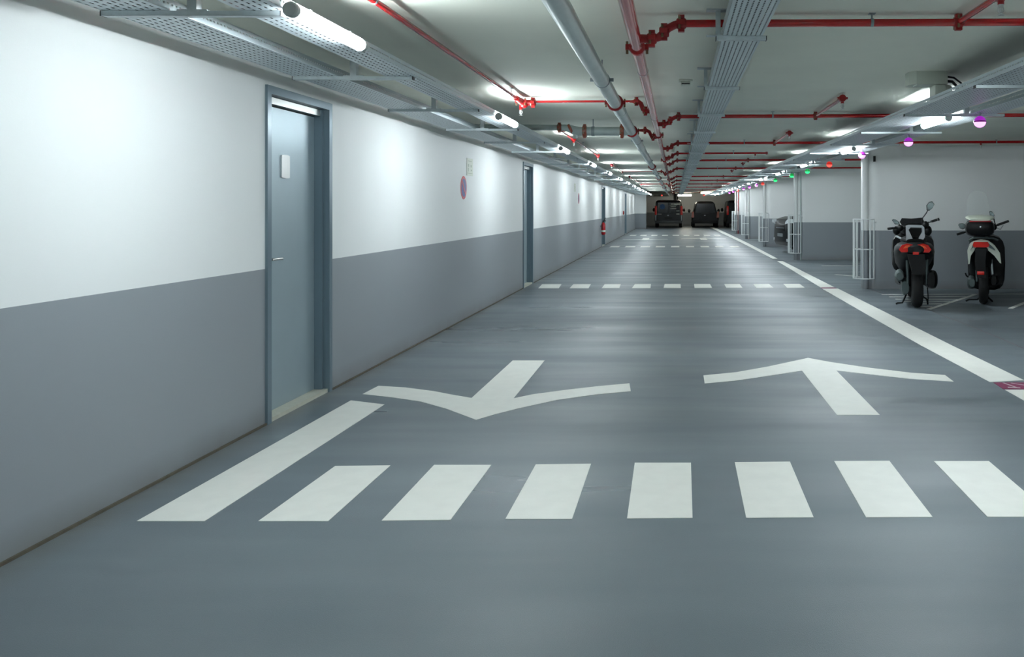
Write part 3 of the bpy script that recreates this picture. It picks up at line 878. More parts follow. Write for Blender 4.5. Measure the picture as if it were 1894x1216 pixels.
# ------------------------------------------------------------------ signs and small wall things
def wall_signs(y_rect, y_round, who):
    t = thing('wall_sign', 'pale rectangular notice on the doored wall, %s' % who, 'sign', (WX, y_rect, 1.985), group='pale rectangular notices')
    MB().box(0.001, 0.006, -0.16, 0.16, -0.115, 0.115).build('panel', M['sign_white'], t, smooth=0)
    g = MB()
    g.box(0.006, 0.0068, -0.13, 0.13, -0.085, -0.078)
    g.box(0.006, 0.0068, -0.10, -0.05, 0.0, 0.04).box(0.006, 0.0068, -0.10, -0.07, -0.06, -0.01).box(0.006, 0.0068, 0.04, 0.09, 0.0, 0.03).box(0.006, 0.0068, 0.05, 0.1, -0.05, -0.03).box(0.006, 0.0068, -0.1, 0.1, 0.075, 0.082)
    g.build('printed_marks', M['sign_mark'], t, smooth=0)
    t = thing('round_sign', 'round blue sign with red rim and diagonal bar, %s' % who, 'sign', (WX, y_round, 1.705), group='round no parking signs')
    MB().lathe([(0.15, 0.001), (0.15, 0.005)], axis='X', n=32).build('rim', M['sign_red'], t, smooth=0)
    MB().lathe([(0.118, 0.005), (0.118, 0.0065)], axis='X', n=32).build('blue_field', M['sign_blue'], t, smooth=0)
    g = MB()
    d = 0.116 / math.sqrt(2)
    wv = 0.012
    g.prism([(-d - wv, d - wv), (-d + wv, d + wv), (d + wv, -d + wv), (d - wv, -d - wv)], 0.0065, 0.008, 'X')
    g.build('diagonal_bar', M['sign_red'], t, smooth=0)
wall_signs(11.11, 10.79, 'between the first two doors')
wall_signs(22.7, 23.6, 'between the second and third doors')

t = thing('fire_extinguisher', 'red fire extinguisher hanging on the wall before the third door', 'fire extinguisher', (WX + 0.11, 30.35, 0.46))
MB().lathe([(0.05, 0), (0.072, 0.02), (0.078, 0.05), (0.078, 0.37), (0.066, 0.41), (0.03, 0.44), (0.024, 0.45)], n=20).build('cylinder', M['ext_red'], t)
MB().lathe([(0.024, 0.45), (0.024, 0.49)]).box(-0.02, 0.1, -0.012, 0.012, 0.49, 0.505).box(-0.02, 0.09, -0.012, 0.012, 0.525, 0.54).build('valve', M['black'], t)
MB().tube([(0.02, 0, 0.48), (0.05, -0.03, 0.56), (0.08, -0.05, 0.62)], 0.014, 8).tube([(-0.02, -0.02, 0.48), (-0.05, -0.09, 0.4), (-0.03, -0.1, 0.2)], 0.01, 8).build('hose', M['black'], t)
MB().lathe([(0.0785, 0.10), (0.0785, 0.17)], n=20).build('label_band', M['sign_white'], t)
MB().box(-0.11, -0.07, -0.02, 0.02, 0.28, 0.34).build('wall_hook', M['galv_dark'], t, smooth=0)
t = thing('alarm_call_box', 'small red box on the wall near the fourth door', 'alarm box', (WX, 43.4, 1.17))
MB().box(0, 0.06, -0.06, 0.06, -0.09, 0.1, 0.008).build('housing', M['ext_red'], t)
MB().box(0.06, 0.066, -0.035, 0.035, -0.035, 0.035).build('front_button', M['black'], t, smooth=0)
tag(MB().box(-0.02, 0.02, -0.03, 0.006, -0.05, 0.05, 0.004).build('camera_box', M['black'], loc=(3.53, 14.91, 2.315)), 'small black box high on the first rounded partition', 'small box')

# ------------------------------------------------------------------ drain pipes and wire cages at the partition ends
def make_cage(label, loc):
    t = thing('wire_cage_guard', label, 'wire guard', loc, group='white wire cages around the drain pipes')
    r = 0.185
    angs = [math.radians(a) for a in (95, 118, 146, 175, 210, 250, 290, 322)]
    pts = [(r * math.cos(a), r * math.sin(a)) for a in angs]
    for z in (0.0, 0.52, 1.05):
        MB().tube([(x, y, z) for x, y in pts], 0.0105, 6).build('hoop', M['cage'], t)
    for k, (x, y) in enumerate(pts):
        if k in (3,):
            MB().box(x - 0.012, x + 0.012, y - 0.03, y + 0.03, -0.005, 1.055).build('upright', M['cage'], t, smooth=0)
        else:
            MB().tube([(x, y, -0.005), (x, y, 1.055)], 0.0105, 6).build('upright', M['cage'], t)
    MB().tube([(pts[0][0], pts[0][1], 1.0), (0.04, 0.12, 1.0)], 0.006, 6).tube([(pts[-1][0], pts[-1][1], 1.0), (0.2, -0.06, 1.0)], 0.006, 6).build('wall_tie', M['cage'], t)
    return t
def make_drain(label, loc, extra):
    t = thing('drain_pipe', label, 'pipe', loc, group='drain pipes at the partition ends')
    MB().tube([(0, 0, 0), (0, 0, CZ)], 0.052, 20).build('pipe', M['wall'], t)
    MB().lathe([(0.054, 0.30), (0.062, 0.30), (0.062, 0.36), (0.054, 0.36)]).lathe([(0.054, 0.78), (0.060, 0.78), (0.060, 0.82), (0.054, 0.82)]).build('pipe_collar', M['wall'], t)
    if extra:
        MB().tube([(0.13, -0.06, 0), (0.13, -0.06, CZ)], 0.018, 12).build('thin_riser', M[extra], t)
    return t
base = basep = None
for i, (py, px) in enumerate(zip(PART_Y[2:], PART_X[2:])):
    lab = 'white wire cage on the %s rounded partition end' % ORD[i]
    labp = 'two-tone drain pipe inside the %s wire cage' % ORD[i]
    loc = (px - 0.0, py + 0.04, 0.19)
    if base is None: base = make_cage(lab, loc)
    else: dup(base, loc, lab)
    make_drain(labp, (px + 0.02, py + 0.05, 0), [None, 'pipe_grey', None, 'white_plastic', 'red'][i])

# ------------------------------------------------------------------ vehicles
def sec_rect(y, hw0, hw1, z0, z1, r=0.12, cx=0.0, n=5):
    """cross section: bottom half width hw0, top half width hw1, rounded corners"""
    out = []
    cor = [(hw0, z0, -PI / 2), (hw1, z1, 0), (-hw1, z1, PI / 2), (-hw0, z0, PI)]
    rr = min(r, (z1 - z0) * 0.45, hw1 * 0.9)
    for (x, z, a0) in cor:
        sx = 1 if x > 0 else -1
        sz = 1 if z == z1 else -1
        ox, oz = x - sx * rr, z - sz * rr
        for k in range(n):
            a = a0 + PI / 2 * k / (n - 1)
            out.append((cx + ox + rr * math.cos(a), y, oz + rr * math.sin(a)))
    return out
def wheel(t, x, y, r, wd, name='wheel'):
    a = MB().lathe([(r * 0.6, -wd / 2), (r * 0.95, -wd / 2), (r, -wd * 0.3), (r, wd * 0.3), (r * 0.95, wd / 2), (r * 0.6, wd / 2)], (x, y, r), 'X', 24).build(name, M['rubber'], t)
    MB().lathe([(r * 0.62, -wd * 0.4), (r * 0.2, -wd * 0.52), (r * 0.2, wd * 0.52), (r * 0.62, wd * 0.4)], (x, y, r), 'X', 20).build('hub', M['rim'], a)

def make_van(kind, label, loc, W, H, rz=0.0):
    t = thing('van', label, 'van', loc, rz)
    hw = W / 2
    boxy = kind != 'round'
    top = 0.93 if boxy else 0.74
    zb = 0.30
    secs = [sec_rect(0.02, hw * 0.94, hw * top * 0.95, zb + 0.05, H - 0.10, 0.18), sec_rect(0.07, hw, hw * top, zb, H - 0.02, 0.2 if boxy else 0.32),
            sec_rect(0.5, hw, hw * (top + 0.01), zb, H, 0.2 if boxy else 0.32), sec_rect(3.2, hw, hw * top, zb, H - 0.02, 0.2), sec_rect(4.1, hw, hw * 0.85, zb, 1.25, 0.16), sec_rect(4.8, hw * 0.92, hw * 0.8, zb + 0.05, 0.95, 0.15)]
    MB().loft(secs).build('body', M['van_black' if boxy else 'car_black'], t, smooth=35)
    g = H - 0.18
    gb = 1.02 if boxy else 1.08
    for sg in ((-1, 1) if boxy else (0,)):
        if sg:
            xa, xb = sorted((sg * 0.02, sg * (hw * top - 0.15)))
            MB().prism([(xa, gb), (xb, gb), (xb - (0.03 if sg > 0 else 0), g), (xa + (0.03 if sg < 0 else 0), g)], -0.005, 0.05, 'Y').build('rear_window', M['van_glass'], t, smooth=0)
        else:
            MB().prism([(-0.72, gb), (0.72, gb), (0.62, g), (-0.62, g)], -0.005, 0.05, 'Y').build('rear_window', M['van_glass'], t, smooth=0)
    MB().box(-hw * 0.96, hw * 0.96, -0.09, 0.12, 0.30, 0.50, 0.03).build('rear_bumper', M['grey_plastic' if kind == 'lettered' else 'sc_grey'], t)
    for sg in (-1, 1):
        x = sg * (hw - 0.075)
        if kind == 'round':
            MB().prism([(x - 0.09, 0.70), (x + 0.10, 0.74), (x + 0.08, 1.18), (x - 0.07, 1.12)], -0.03, 0.12, 'Y').build('tail_light', M['lens_warm'], t)
        else:
            MB().box(x - 0.07, x + 0.085, -0.02, 0.12, 0.92, 1.56, 0.02).build('tail_light', M['lens_red'], t)
            if kind == 'lettered':
                MB().box(x - 0.03, x + 0.03, -0.012, 0.03, 0.50, 0.90, 0.01).build('corner_trim', M['silver'], t)
        MB().box(sg * (hw + 0.05) - 0.02, sg * (hw + 0.05) + 0.02, 3.3, 3.36, 1.2, 1.25).ell((sg * (hw + 0.14), 3.3, 1.27 if boxy else 1.2), (0.10, 0.07, 0.15)).build('side_mirror', M['black'], t)
        for yy in (0.85, 3.95):
            wheel(t, sg * (hw - 0.13), yy, 0.34, 0.2)
    MB().box(-0.012 if boxy else -0.3, 0.012 if boxy else 0.3, -0.012, 0.03, 0.55 if boxy else 1.0, (H - 0.14) if boxy else 1.015).build('door_seam', M['black'], t, smooth=0)
    MB().box(-0.27, 0.25, -0.02, 0.03, 0.62, 0.74).build('plate_holder', M['sc_black'], t, smooth=0)
    MB().box(-0.09, 0.02, -0.03, 0.0, 0.86, 0.90).build('door_handle', M['silver'], t, smooth=0)
    return t
v = make_van('lettered', 'dark van with blue round emblem and white lettering on its rear', (-0.52, 60.3, 0), 2.0, 1.98)
MB().lathe([(0.19, -0.016), (0.19, -0.008)], (-0.45, 0, 1.50), 'Y', 24).build('round_emblem', M['sticker_blue'], v)
g = MB()
for x0, x1, z0, z1 in ((0.16, 0.32, 1.66, 1.73), (0.35, 0.86, 1.66, 1.73), (0.08, 0.6, 1.57, 1.595), (0.15, 0.52, 1.50, 1.53), (0.12, 0.55, 1.39, 1.41), (0.12, 0.55, 1.34, 1.36), (0.55, 0.78, 1.19, 1.22), (0.55, 0.78, 0.96, 1.0), (-0.8, -0.5, 0.96, 0.99)):
    g.box(x0, x1, -0.016, -0.008, z0, z1)
g.build('white_lettering', M['sign_white'], v, smooth=0)
make_van('round', 'black round-roofed van with dark rear window, between the other two vans', (2.12, 60.2, 0), 1.95, 1.90)
make_van('boxy', 'dark van partly hidden by the last partition', (4.62, 59.8, 0), 2.0, 1.96)
vp = thing('vertical_pipes', 'three dark vertical pipes on the far wall above the lettered van', 'pipe', (0.0, FB, 0))
for x in (-0.12, 0.0, 0.14):
    MB().tube([(x, -0.07, 1.0), (x, -0.07, CZ)], 0.045, 12).build('pipe', M['sc_black'], vp)

def make_car(label, loc, rz):
    """local +y is where the car points"""
    t = thing('car', label, 'car', loc, rz)
    S_ = lambda y, h0, h1, z0, z1, r: sec_rect(y, h0, h1, z0, z1, r)
    secs = [S_(0.02, 0.70, 0.62, 0.34, 0.95, 0.12), S_(-0.06, 0.84, 0.76, 0.24, 1.08, 0.14), S_(-0.35, 0.90, 0.84, 0.22, 1.16, 0.16), S_(-1.15, 0.92, 0.86, 0.22, 1.17, 0.16), S_(-3.6, 0.92, 0.86, 0.22, 1.12, 0.16), S_(-4.25, 0.90, 0.80, 0.26, 1.08, 0.16), S_(-4.35, 0.80, 0.7, 0.34, 0.95, 0.12)]
    MB().loft(secs).build('body', M['car_black'], t, smooth=40)
    secs = [S_(-1.1, 0.80, 0.76, 1.1, 1.2, 0.04), S_(-1.85, 0.80, 0.62, 1.1, 1.52, 0.08), S_(-3.4, 0.80, 0.62, 1.08, 1.54, 0.1), S_(-4.2, 0.76, 0.66, 1.02, 1.14, 0.04)]
    MB().loft(secs).build('cabin', M['van_glass'], t, smooth=30)
    for sg in (-1, 1):
        MB().prism([(sg * 0.52, 0.92), (sg * 0.83, 0.96), (sg * 0.80, 1.09), (sg * 0.56, 1.0)], 0.0 - 0.12, 0.045, 'Y').build('headlight', M['lens_clear'], t)
        MB().lathe([(0.05, 0.0), (0.05, 0.035)], (sg * 0.66, 0, 0.42), 'Y', 14).build('fog_light', M['lens_clear'], t)
        MB().box(sg * 0.98 - 0.09, sg * 0.98 + 0.09, -1.62, -1.52, 1.08, 1.2, 0.02).build('side_mirror', M['black'], t)
        for yy in (-0.85, -3.45):
            wheel(t, sg * 0.82, yy, 0.33, 0.2)
    MB().box(-0.42, 0.42, 0.0, 0.03, 0.70, 0.90, 0.01).build('grille', M['sc_black'], t)
    MB().box(-0.40, 0.40, 0.025, 0.04, 0.79, 0.81).build('grille_bar', M['chrome'], t, smooth=0)
    MB().box(-0.24, 0.24, 0.02, 0.05, 0.52, 0.62).build('licence_plate', M['plate'], t, smooth=0)
    return t
make_car('black car standing nose out in the bay behind the second wire cage', (3.38, 26.9, 0), math.radians(101))

# ------------------------------------------------------------------ scooters
def se(y, cx, hw, z0, z1, p=2.6, n=18):
    out = []
    cz, hz = (z0 + z1) / 2, (z1 - z0) / 2
    for k in range(n):
        a = 2 * PI * k / n
        c, s_ = math.cos(a), math.sin(a)
        out.append((cx + hw * math.copysign(abs(c) ** (2 / p), c), y, cz + hz * math.copysign(abs(s_) ** (2 / p), s_)))
    return out
def tyre(t, x, y, r, wd, name):
    pr = []
    for k in range(9):
        a = PI * k / 8
        pr.append((r - wd * 0.45 + wd * 0.45 * math.sin(a), -wd / 2 * math.cos(a)))
    a = MB().lathe(pr, (x, y, r), 'X', 28).build(name, M['rubber'], t)
    MB().lathe([(r - wd * 0.5, -wd * 0.44), (r * 0.5, -wd * 0.3), (0.04, -wd * 0.36), (0.04, wd * 0.36), (r * 0.5, wd * 0.3), (r - wd * 0.5, wd * 0.44)], (x, y, r), 'X', 24).build('wheel_rim', M['rim'], a)
def mirror(t, outline, y, stem):
    m = MB().prism(outline, y, y + 0.03, 'Y').build('mirror', M['sc_black'], t)
    cx = sum(p[0] for p in outline) / len(outline)
    cz = sum(p[1] for p in outline) / len(outline)
    MB().prism([(cx + (a - cx) * 0.84, cz + (b - cz) * 0.84) for a, b in outline], y - 0.004, y, 'Y').build('mirror_glass', M['mirror_glass'], m)
    MB().tube(stem, 0.008, 8).build('mirror_stem', M['sc_black'], m)

def maxi_scooter(label, loc, rz, indicator=False):
    t = thing('scooter', label, 'scooter', loc, rz)
    c = -0.035
    tyre(t, 0, 0.27 - 0.27, 0.28, 0.155, 'rear_wheel')
    tyre(t, 0.0, 1.45, 0.28, 0.12, 'front_wheel')
    MB().loft([se(-0.37, c, 0.07, 0.80, 0.90), se(-0.30, c, 0.19, 0.79, 0.95), se(-0.12, c, 0.26, 0.70, 0.96), se(0.1, c, 0.29, 0.64, 0.97), se(0.4, c, 0.27, 0.50, 0.95), se(0.62, c, 0.2, 0.40, 0.85)]).build('tail_body', M['sc_grey'], t)
    MB().loft([se(-0.22, c, 0.12, 0.93, 1.0), se(0.0, c, 0.17, 0.92, 1.05), se(0.25, c, 0.19, 0.9, 1.03), se(0.5, c, 0.17, 0.82, 0.93), se(0.68, c, 0.1, 0.80, 0.88)]).build('seat', M['seat'], t)
    MB().loft([se(0.45, c, 0.22, 0.26, 0.50), se(0.75, c, 0.25, 0.24, 0.42), se(1.0, c, 0.24, 0.26, 0.48)]).build('floorboard', M['sc_black'], t)
    # front: leg shields, cowl, dash
    MB().loft([se(0.90, 0, 0.31, 0.62, 1.02, 4), se(1.02, 0, 0.325, 0.42, 1.06, 4), se(1.2, 0, 0.25, 0.45, 1.1, 3), se(1.5, 0, 0.12, 0.6, 0.95, 3), se(1.62, 0, 0.04, 0.7, 0.85)]).build('front_fairing', M['sc_black'], t)
    MB().loft([se(0.86, 0.0, 0.15, 1.0, 1.17), se(0.98, 0.0, 0.2, 0.98, 1.21), se(1.12, 0, 0.18, 0.98, 1.2)]).build('dashboard', M['sc_black'], t)
    MB().prism([(-0.164, 1.283), (-0.02, 1.275), (0.14, 1.292), (0.184, 1.215), (0.10, 1.13), (-0.14, 1.13), (-0.198, 1.221)], 1.04, 1.055, 'Y').build('windscreen', M['sc_black'], t)
    # handlebar turned, grips and levers
    hb = MB().tube([(-0.30, 0.80, 1.13), (-0.15, 0.86, 1.13), (0.05, 0.92, 1.15), (0.22, 0.87, 1.215), (0.27, 0.85, 1.235)], 0.014, 10).ell((0.18, 0.87, 1.18), (0.055, 0.05, 0.06)).ell((-0.2, 0.84, 1.13), (0.055, 0.05, 0.05)).build('handlebar', M['sc_black'], t)
    MB().tube([(0.27, 0.85, 1.235), (0.355, 0.85, 1.262)], 0.019, 12).tube([(0.36, 0.85, 1.264), (0.385, 0.85, 1.272)], 0.022, 12).build('grip', M['rubber'], hb)
    MB().tube([(-0.30, 0.80, 1.13), (-0.385, 0.76, 1.12)], 0.019, 12).build('grip', M['rubber'], hb)
    MB().tube([(0.24, 0.86, 1.226), (0.27, 0.86, 1.237)], 0.0165, 12).build('switch_collar', M['silver'], hb)
    mirror(t, [(-0.324, 1.255), (-0.30, 1.268), (-0.262, 1.262), (-0.21, 1.22), (-0.205, 1.185), (-0.276, 1.186)], 0.85, [(-0.22, 0.87, 1.19), (-0.17, 0.87, 1.15)])
    mirror(t, [(0.197, 1.408), (0.194, 1.483), (0.232, 1.533), (0.28, 1.546), (0.312, 1.5), (0.286, 1.442), (0.238, 1.4)], 0.85, [(0.222, 0.862, 1.42), (0.19, 0.865, 1.36), (0.14, 0.87, 1.29), (0.13, 0.88, 1.18)])
    # knuckle guards and silver side tubes
    MB().ell((-0.25, 0.9, 1.09), (0.06, 0.06, 0.07)).ell((0.22, 0.9, 1.09), (0.06, 0.06, 0.08)).build('hand_guard', M['sc_black'], t)
    MB().tube([(-0.265, 0.55, 1.01), (-0.14, 0.35, 0.955)], 0.016, 10).build('passenger_peg', M['silver'], t)
    # grab rail: a silver frame narrowing to the tail
    g = MB()
    g.prism([(-0.164, 1.185), (-0.125, 1.200), (-0.10, 1.165), (-0.128, 1.13), (-0.063, 0.985), (-0.035, 0.944), (-0.075, 0.965), (-0.157, 0.97)], -0.20, -0.12, 'Y')
    g.prism([(-0.125, 1.200), (0.06, 1.196), (0.056, 1.162), (-0.10, 1.165)], -0.20, -0.14, 'Y')
    g.prism([(0.06, 1.196), (0.088, 1.165), (0.098, 1.03), (0.06, 0.97), (-0.035, 0.944), (0.0, 0.985), (0.058, 1.10), (0.056, 1.162)], -0.20, -0.12, 'Y')
    g.build('grab_rail', M['silver'], t)
    MB().prism([(-0.128, 1.15), (0.056, 1.15), (0.045, 1.05), (-0.0, 0.97), (-0.07, 0.97), (-0.112, 1.06)], -0.13, -0.05, 'Y').build('backrest', M['seat'], t)
    for mir, nm in ((1, 'tail_light'), (-1, 'tail_light')):
        pts = [(-0.222, 0.026), (-0.178, 0.089), (-0.105, 0.11), (-0.032, 0.095), (-0.05, 0.05), (-0.11, -0.014), (-0.19, -0.015)]
        pts = [(c - 0.012 + mir * a, 0.83 + b) for a, b in pts]
        MB().prism(pts, -0.345, -0.26, 'Y').build(nm, M['lens_red'], t, smooth=30)
        hp = [(-0.165, 0.04), (-0.13, 0.078), (-0.08, 0.088), (-0.06, 0.07), (-0.12, 0.045)]
        MB().prism([(c - 0.012 + mir * a, 0.83 + b) for a, b in hp], -0.349, -0.345, 'Y').build('painted_highlight', M['highlight_orange'], t, smooth=0)  # orange highlight on the red lens, put in as a coloured piece
    MB().box(c - 0.045, c + 0.04, -0.375, -0.35, 0.783, 0.825, 0.005).build('reflector', M['lens_red'], t)
    MB().prism([(c - 0.12, 0.79), (c + 0.12, 0.79), (0.10, 0.60), (0.085, 0.50), (-0.085, 0.50), (-0.10, 0.60)], -0.33, -0.20, 'Y').build('rear_mudguard', M['sc_black'], t)
    for sx in (-0.13, 0.13):
        MB().tube([(sx, -0.05, 0.34), (sx * 1.05, -0.02, 0.70)], 0.022, 10).build('shock_absorber', M['dark_silver'], t)
    MB().loft([se(-0.12, 0.19, 0.05, 0.30, 0.52), se(-0.05, 0.21, 0.075, 0.28, 0.55), se(0.3, 0.2, 0.07, 0.26, 0.48), se(0.5, 0.17, 0.04, 0.26, 0.40)]).build('muffler', M['sc_black'], t)
    MB().loft([se(-0.08, -0.24, 0.05, 0.40, 0.51, 2), se(0.0, -0.245, 0.07, 0.37, 0.545, 2), se(0.2, -0.24, 0.06, 0.36, 0.54, 2)]).build('air_filter_cover', M['dark_silver'], t)
    MB().loft([se(-0.05, -0.165, 0.05, 0.20, 0.38), se(0.05, -0.17, 0.055, 0.17, 0.42), se(0.5, -0.16, 0.05, 0.2, 0.4)]).build('drive_case', M['dark_silver'], t)
    MB().tube([(-0.10, 0.38, 0.22), (-0.15, 0.3, 0.12), (-0.19, 0.3, 0.03), (-0.26, 0.29, 0.025), (-0.285, 0.29, 0.012)], 0.013, 8).tube([(0.10, 0.38, 0.22), (0.09, 0.3, 0.14), (0.16, 0.3, 0.09), (0.175, 0.3, 0.013)], 0.013, 8).build('centre_stand', M['sc_black'], t)
    MB().tube([(0.17, 0.33, 0.27), (0.18, 0.33, 0.10), (0.175, 0.31, 0.013)], 0.008, 8).build('side_stand', M['sc_black'], t)
    MB().box(-0.07, 0.07, 1.2, 1.62, 0.52, 0.57, 0.02).build('front_mudguard', M['sc_black'], t)
    for sx in (-0.08, 0.08):
        MB().tube([(sx, 1.45, 0.28), (sx, 1.3, 0.75)], 0.02, 10).build('fork', M['dark_silver'], t)
    if indicator:
        MB().ell((-0.34, 0.85, 0.62), (0.045, 0.04, 0.04)).build('indicator', M['lens_amber'], t)
        MB().tube([(-0.25, 0.9, 0.62), (-0.34, 0.88, 0.62)], 0.01, 8).build('indicator_stem', M['sc_black'], t)
    return t
maxi_scooter('black scooter with twin red tail lights and a silver grab rail', (3.496, 12.15, 0), math.radians(-12.5))

def white_scooter(label, loc, rz):
    t = thing('scooter', label, 'scooter', loc, rz)
    c = -0.035
    tyre(t, 0, 0, 0.31, 0.13, 'rear_wheel')
    tyre(t, 0.06, 1.32, 0.31, 0.11, 'front_wheel')
    # white side fairings sweeping round the tail
    g = MB().prism([(-0.04, 0.985), (-0.145, 0.955), (-0.2, 0.879), (-0.227, 0.784), (-0.215, 0.612), (-0.197, 0.618), (-0.18, 0.74), (-0.13, 0.82), (-0.04, 0.86)], -0.30, 0.35, 'Y')
    g.build('side_fairing', M['sc_white'], t, smooth=45)
    g = MB().prism([(-0.04, 0.985), (0.06, 0.965), (0.15, 0.896), (0.22, 0.787), (0.238, 0.633), (0.215, 0.645), (0.145, 0.744), (0.06, 0.82), (-0.04, 0.86)], -0.30, 0.40, 'Y')
    g.build('side_fairing', M['sc_white'], t, smooth=45)
    MB().loft([se(-0.31, c, 0.09, 0.76, 0.88), se(-0.22, c, 0.13, 0.60, 0.90), se(0.1, c, 0.17, 0.42, 0.86), se(0.45, c, 0.18, 0.32, 0.84), se(0.6, c, 0.16, 0.3, 0.7)]).build('tail_body', M['sc_black'], t)
    MB().loft([se(-0.2, c, 0.13, 0.95, 1.0), se(0.0, c, 0.17, 0.93, 1.02), se(0.35, c, 0.18, 0.9, 1.0), se(0.62, c, 0.11, 0.86, 0.93)]).build('seat', M['seat'], t)
    MB().prism([(-0.139, 0.944), (0.055, 0.946), (0.075, 0.90), (0.055, 0.868), (-0.139, 0.865), (-0.155, 0.90)], -0.345, -0.28, 'Y').build('tail_light', M['lens_red'], t, smooth=30)
    for x0, x1 in ((-0.145, -0.19), (0.065, 0.16)):
        MB().prism([(x0, 0.93), (x0, 0.868), (x1, 0.82), (x1 * 0.9, 0.85)], -0.325, -0.29, 'Y').build('rear_indicator', M['lens_amber' if x0 > 5 else 'dark_silver'], t, smooth=0)
    MB().prism([(-0.115, 0.84), (0.035, 0.84), (0.02, 0.655), (0.03, 0.43), (0.02, 0.415), (-0.085, 0.415), (-0.098, 0.43), (-0.125, 0.65)], -0.335, -0.30, 'Y').build('rear_mudguard', M['sc_grey'], t)
    MB().box(-0.092, 0.004, -0.35, -0.335, 0.465, 0.515, 0.005).build('reflector', M['lens_red'], t)
    MB().tube([(-0.2, -0.1, 0.96), (-0.15, -0.30, 1.0), (c, -0.36, 1.01), (0.11, -0.30, 1.0), (0.2, 0.1, 0.96)], 0.016, 10).build('grab_rail', M['dark_silver'], t)
    # top case
    k = thing_part = MB().loft([se(0, 0, 0, 0, 0)] if False else [se(-0.46, -0.055, 0.13, 1.10, 1.22, 3), se(-0.43, -0.055, 0.19, 1.04, 1.265, 3), se(-0.2, -0.055, 0.205, 1.02, 1.275, 3.4), se(0.0, -0.055, 0.18, 1.03, 1.27, 3), se(0.05, -0.055, 0.13, 1.07, 1.24, 3)]).build('top_case', M['sc_black'], t)
    MB().loft([se(-0.45, -0.055, 0.14, 1.255, 1.285, 3), se(-0.40, -0.055, 0.19, 1.258, 1.315, 2.4), se(-0.2, -0.055, 0.205, 1.26, 1.345, 2.2), se(0.0, -0.055, 0.17, 1.258, 1.31, 2.4), se(0.05, -0.055, 0.12, 1.255, 1.285, 3)]).build('case_lid', M['sc_white'], k)
    MB().box(-0.2, 0.09, -0.452, -0.40, 1.238, 1.256, 0.004).build('red_strip', M['red_dark'], k)
    MB().lathe([(0.012, -0.466), (0.012, -0.45)], (-0.05, 0, 1.17), 'Y', 12).build('lock', M['chrome'], k)
    # front part
    MB().loft([se(0.72, 0.06, 0.25, 0.22, 0.40, 4), se(0.82, 0.06, 0.28, 0.14, 1.0, 4), se(0.92, 0.06, 0.26, 0.24, 1.02, 4), se(1.1, 0.06, 0.14, 0.5, 1.05, 3), se(1.2, 0.06, 0.07, 0.6, 1.0)]).build('leg_shield', M['sc_black'], t)
    MB().loft([se(0.40, 0.0, 0.18, 0.24, 0.36), se(0.75, 0.05, 0.20, 0.24, 0.34)]).build('floorboard', M['sc_black'], t)
    MB().loft([se(0.84, 0.0, 0.10, 1.05, 1.16), se(0.92, 0.0, 0.14, 1.02, 1.18), se(1.02, 0, 0.1, 1.04, 1.15)]).build('headstock_cover', M['sc_black'], t)
    hb = MB().tube([(-0.28, 0.76, 1.05), (-0.12, 0.84, 1.09), (0.08, 0.86, 1.12), (0.22, 0.82, 1.17)], 0.014, 10).ell((0.17, 0.83, 1.14), (0.05, 0.045, 0.055)).build('handlebar', M['sc_black'], t)
    MB().tube([(0.22, 0.82, 1.17), (0.39, 0.78, 1.237)], 0.019, 12).build('grip', M['rubber'], hb)
    MB().tube([(-0.28, 0.76, 1.05), (-0.38, 0.72, 1.02)], 0.019, 12).build('grip', M['rubber'], hb)
    MB().tube([(0.2, 0.87, 1.13), (0.27, 0.84, 1.10), (0.31, 0.81, 1.17)], 0.006, 8).build('brake_lever', M['silver'], hb)
    mirror(t, [(-0.364, 1.171), (-0.345, 1.192), (-0.30, 1.197), (-0.255, 1.185), (-0.255, 1.12), (-0.29, 1.098), (-0.335, 1.112)], 0.8, [(-0.25, 0.815, 1.13), (-0.18, 0.84, 1.10)])
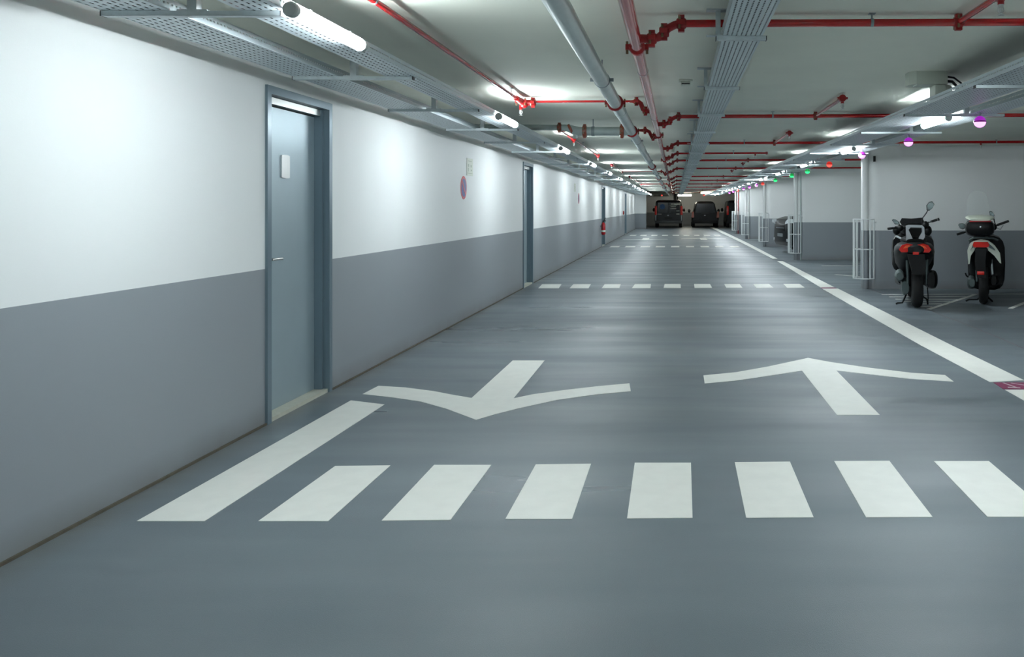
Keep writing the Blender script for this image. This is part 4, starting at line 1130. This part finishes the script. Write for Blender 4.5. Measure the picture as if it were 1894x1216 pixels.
    mirror(t, [(0.104, 1.383), (0.12, 1.395), (0.145, 1.388), (0.182, 1.329), (0.171, 1.295), (0.113, 1.325)], 0.8, [(0.165, 0.815, 1.31), (0.18, 0.82, 1.23), (0.2, 0.83, 1.16)])
    w_ = []
    pr = [(-0.234, 1.20), (-0.238, 1.45), (-0.22, 1.60), (-0.176, 1.686), (-0.11, 1.716), (-0.069, 1.721), (-0.02, 1.715), (0.037, 1.69), (0.085, 1.60), (0.103, 1.5), (0.12, 1.35), (0.13, 1.20)]
    MB().prism(pr, 0.99, 0.996, 'Y').build('tall_windscreen', M['clear'], t, smooth=0)
    MB().loft([se(-0.05, -0.16, 0.04, 0.26, 0.38), se(0.05, -0.17, 0.06, 0.22, 0.41), se(0.45, -0.16, 0.06, 0.2, 0.4)]).build('engine_case', M['dark_silver'], t)
    MB().loft([se(-0.15, 0.14, 0.035, 0.30, 0.44), se(-0.05, 0.15, 0.055, 0.28, 0.46), se(0.35, 0.14, 0.05, 0.22, 0.36)]).build('muffler', M['sc_black'], t)
    MB().tube([(-0.09, -0.04, 0.34), (-0.1, 0.0, 0.68)], 0.02, 10).build('shock_absorber', M['dark_silver'], t)
    MB().tube([(0.13, -0.04, 0.34), (0.11, 0.0, 0.68)], 0.02, 10).build('shock_absorber', M['silver'], t)
    MB().tube([(0.02, 0.32, 0.12), (-0.08, 0.27, 0.04), (-0.2, 0.26, 0.035), (-0.25, 0.25, 0.012)], 0.014, 8).tube([(0.02, 0.32, 0.12), (0.14, 0.27, 0.014)], 0.014, 8).build('centre_stand', M['sc_black'], t)
    MB().tube([(-0.19, 0.3, 0.36), (-0.24, 0.28, 0.40), (-0.255, 0.27, 0.44)], 0.012, 8).build('kick_start_lever', M['sc_black'], t)
    return t
white_scooter('white and black scooter with a top case and tall clear windscreen', (4.61, 12.56, 0), math.radians(-19))
maxi_scooter('scooter mostly cut off by the picture edge, only mirror and amber indicator showing', (5.80, 12.75, 0), math.radians(-19), indicator=True)
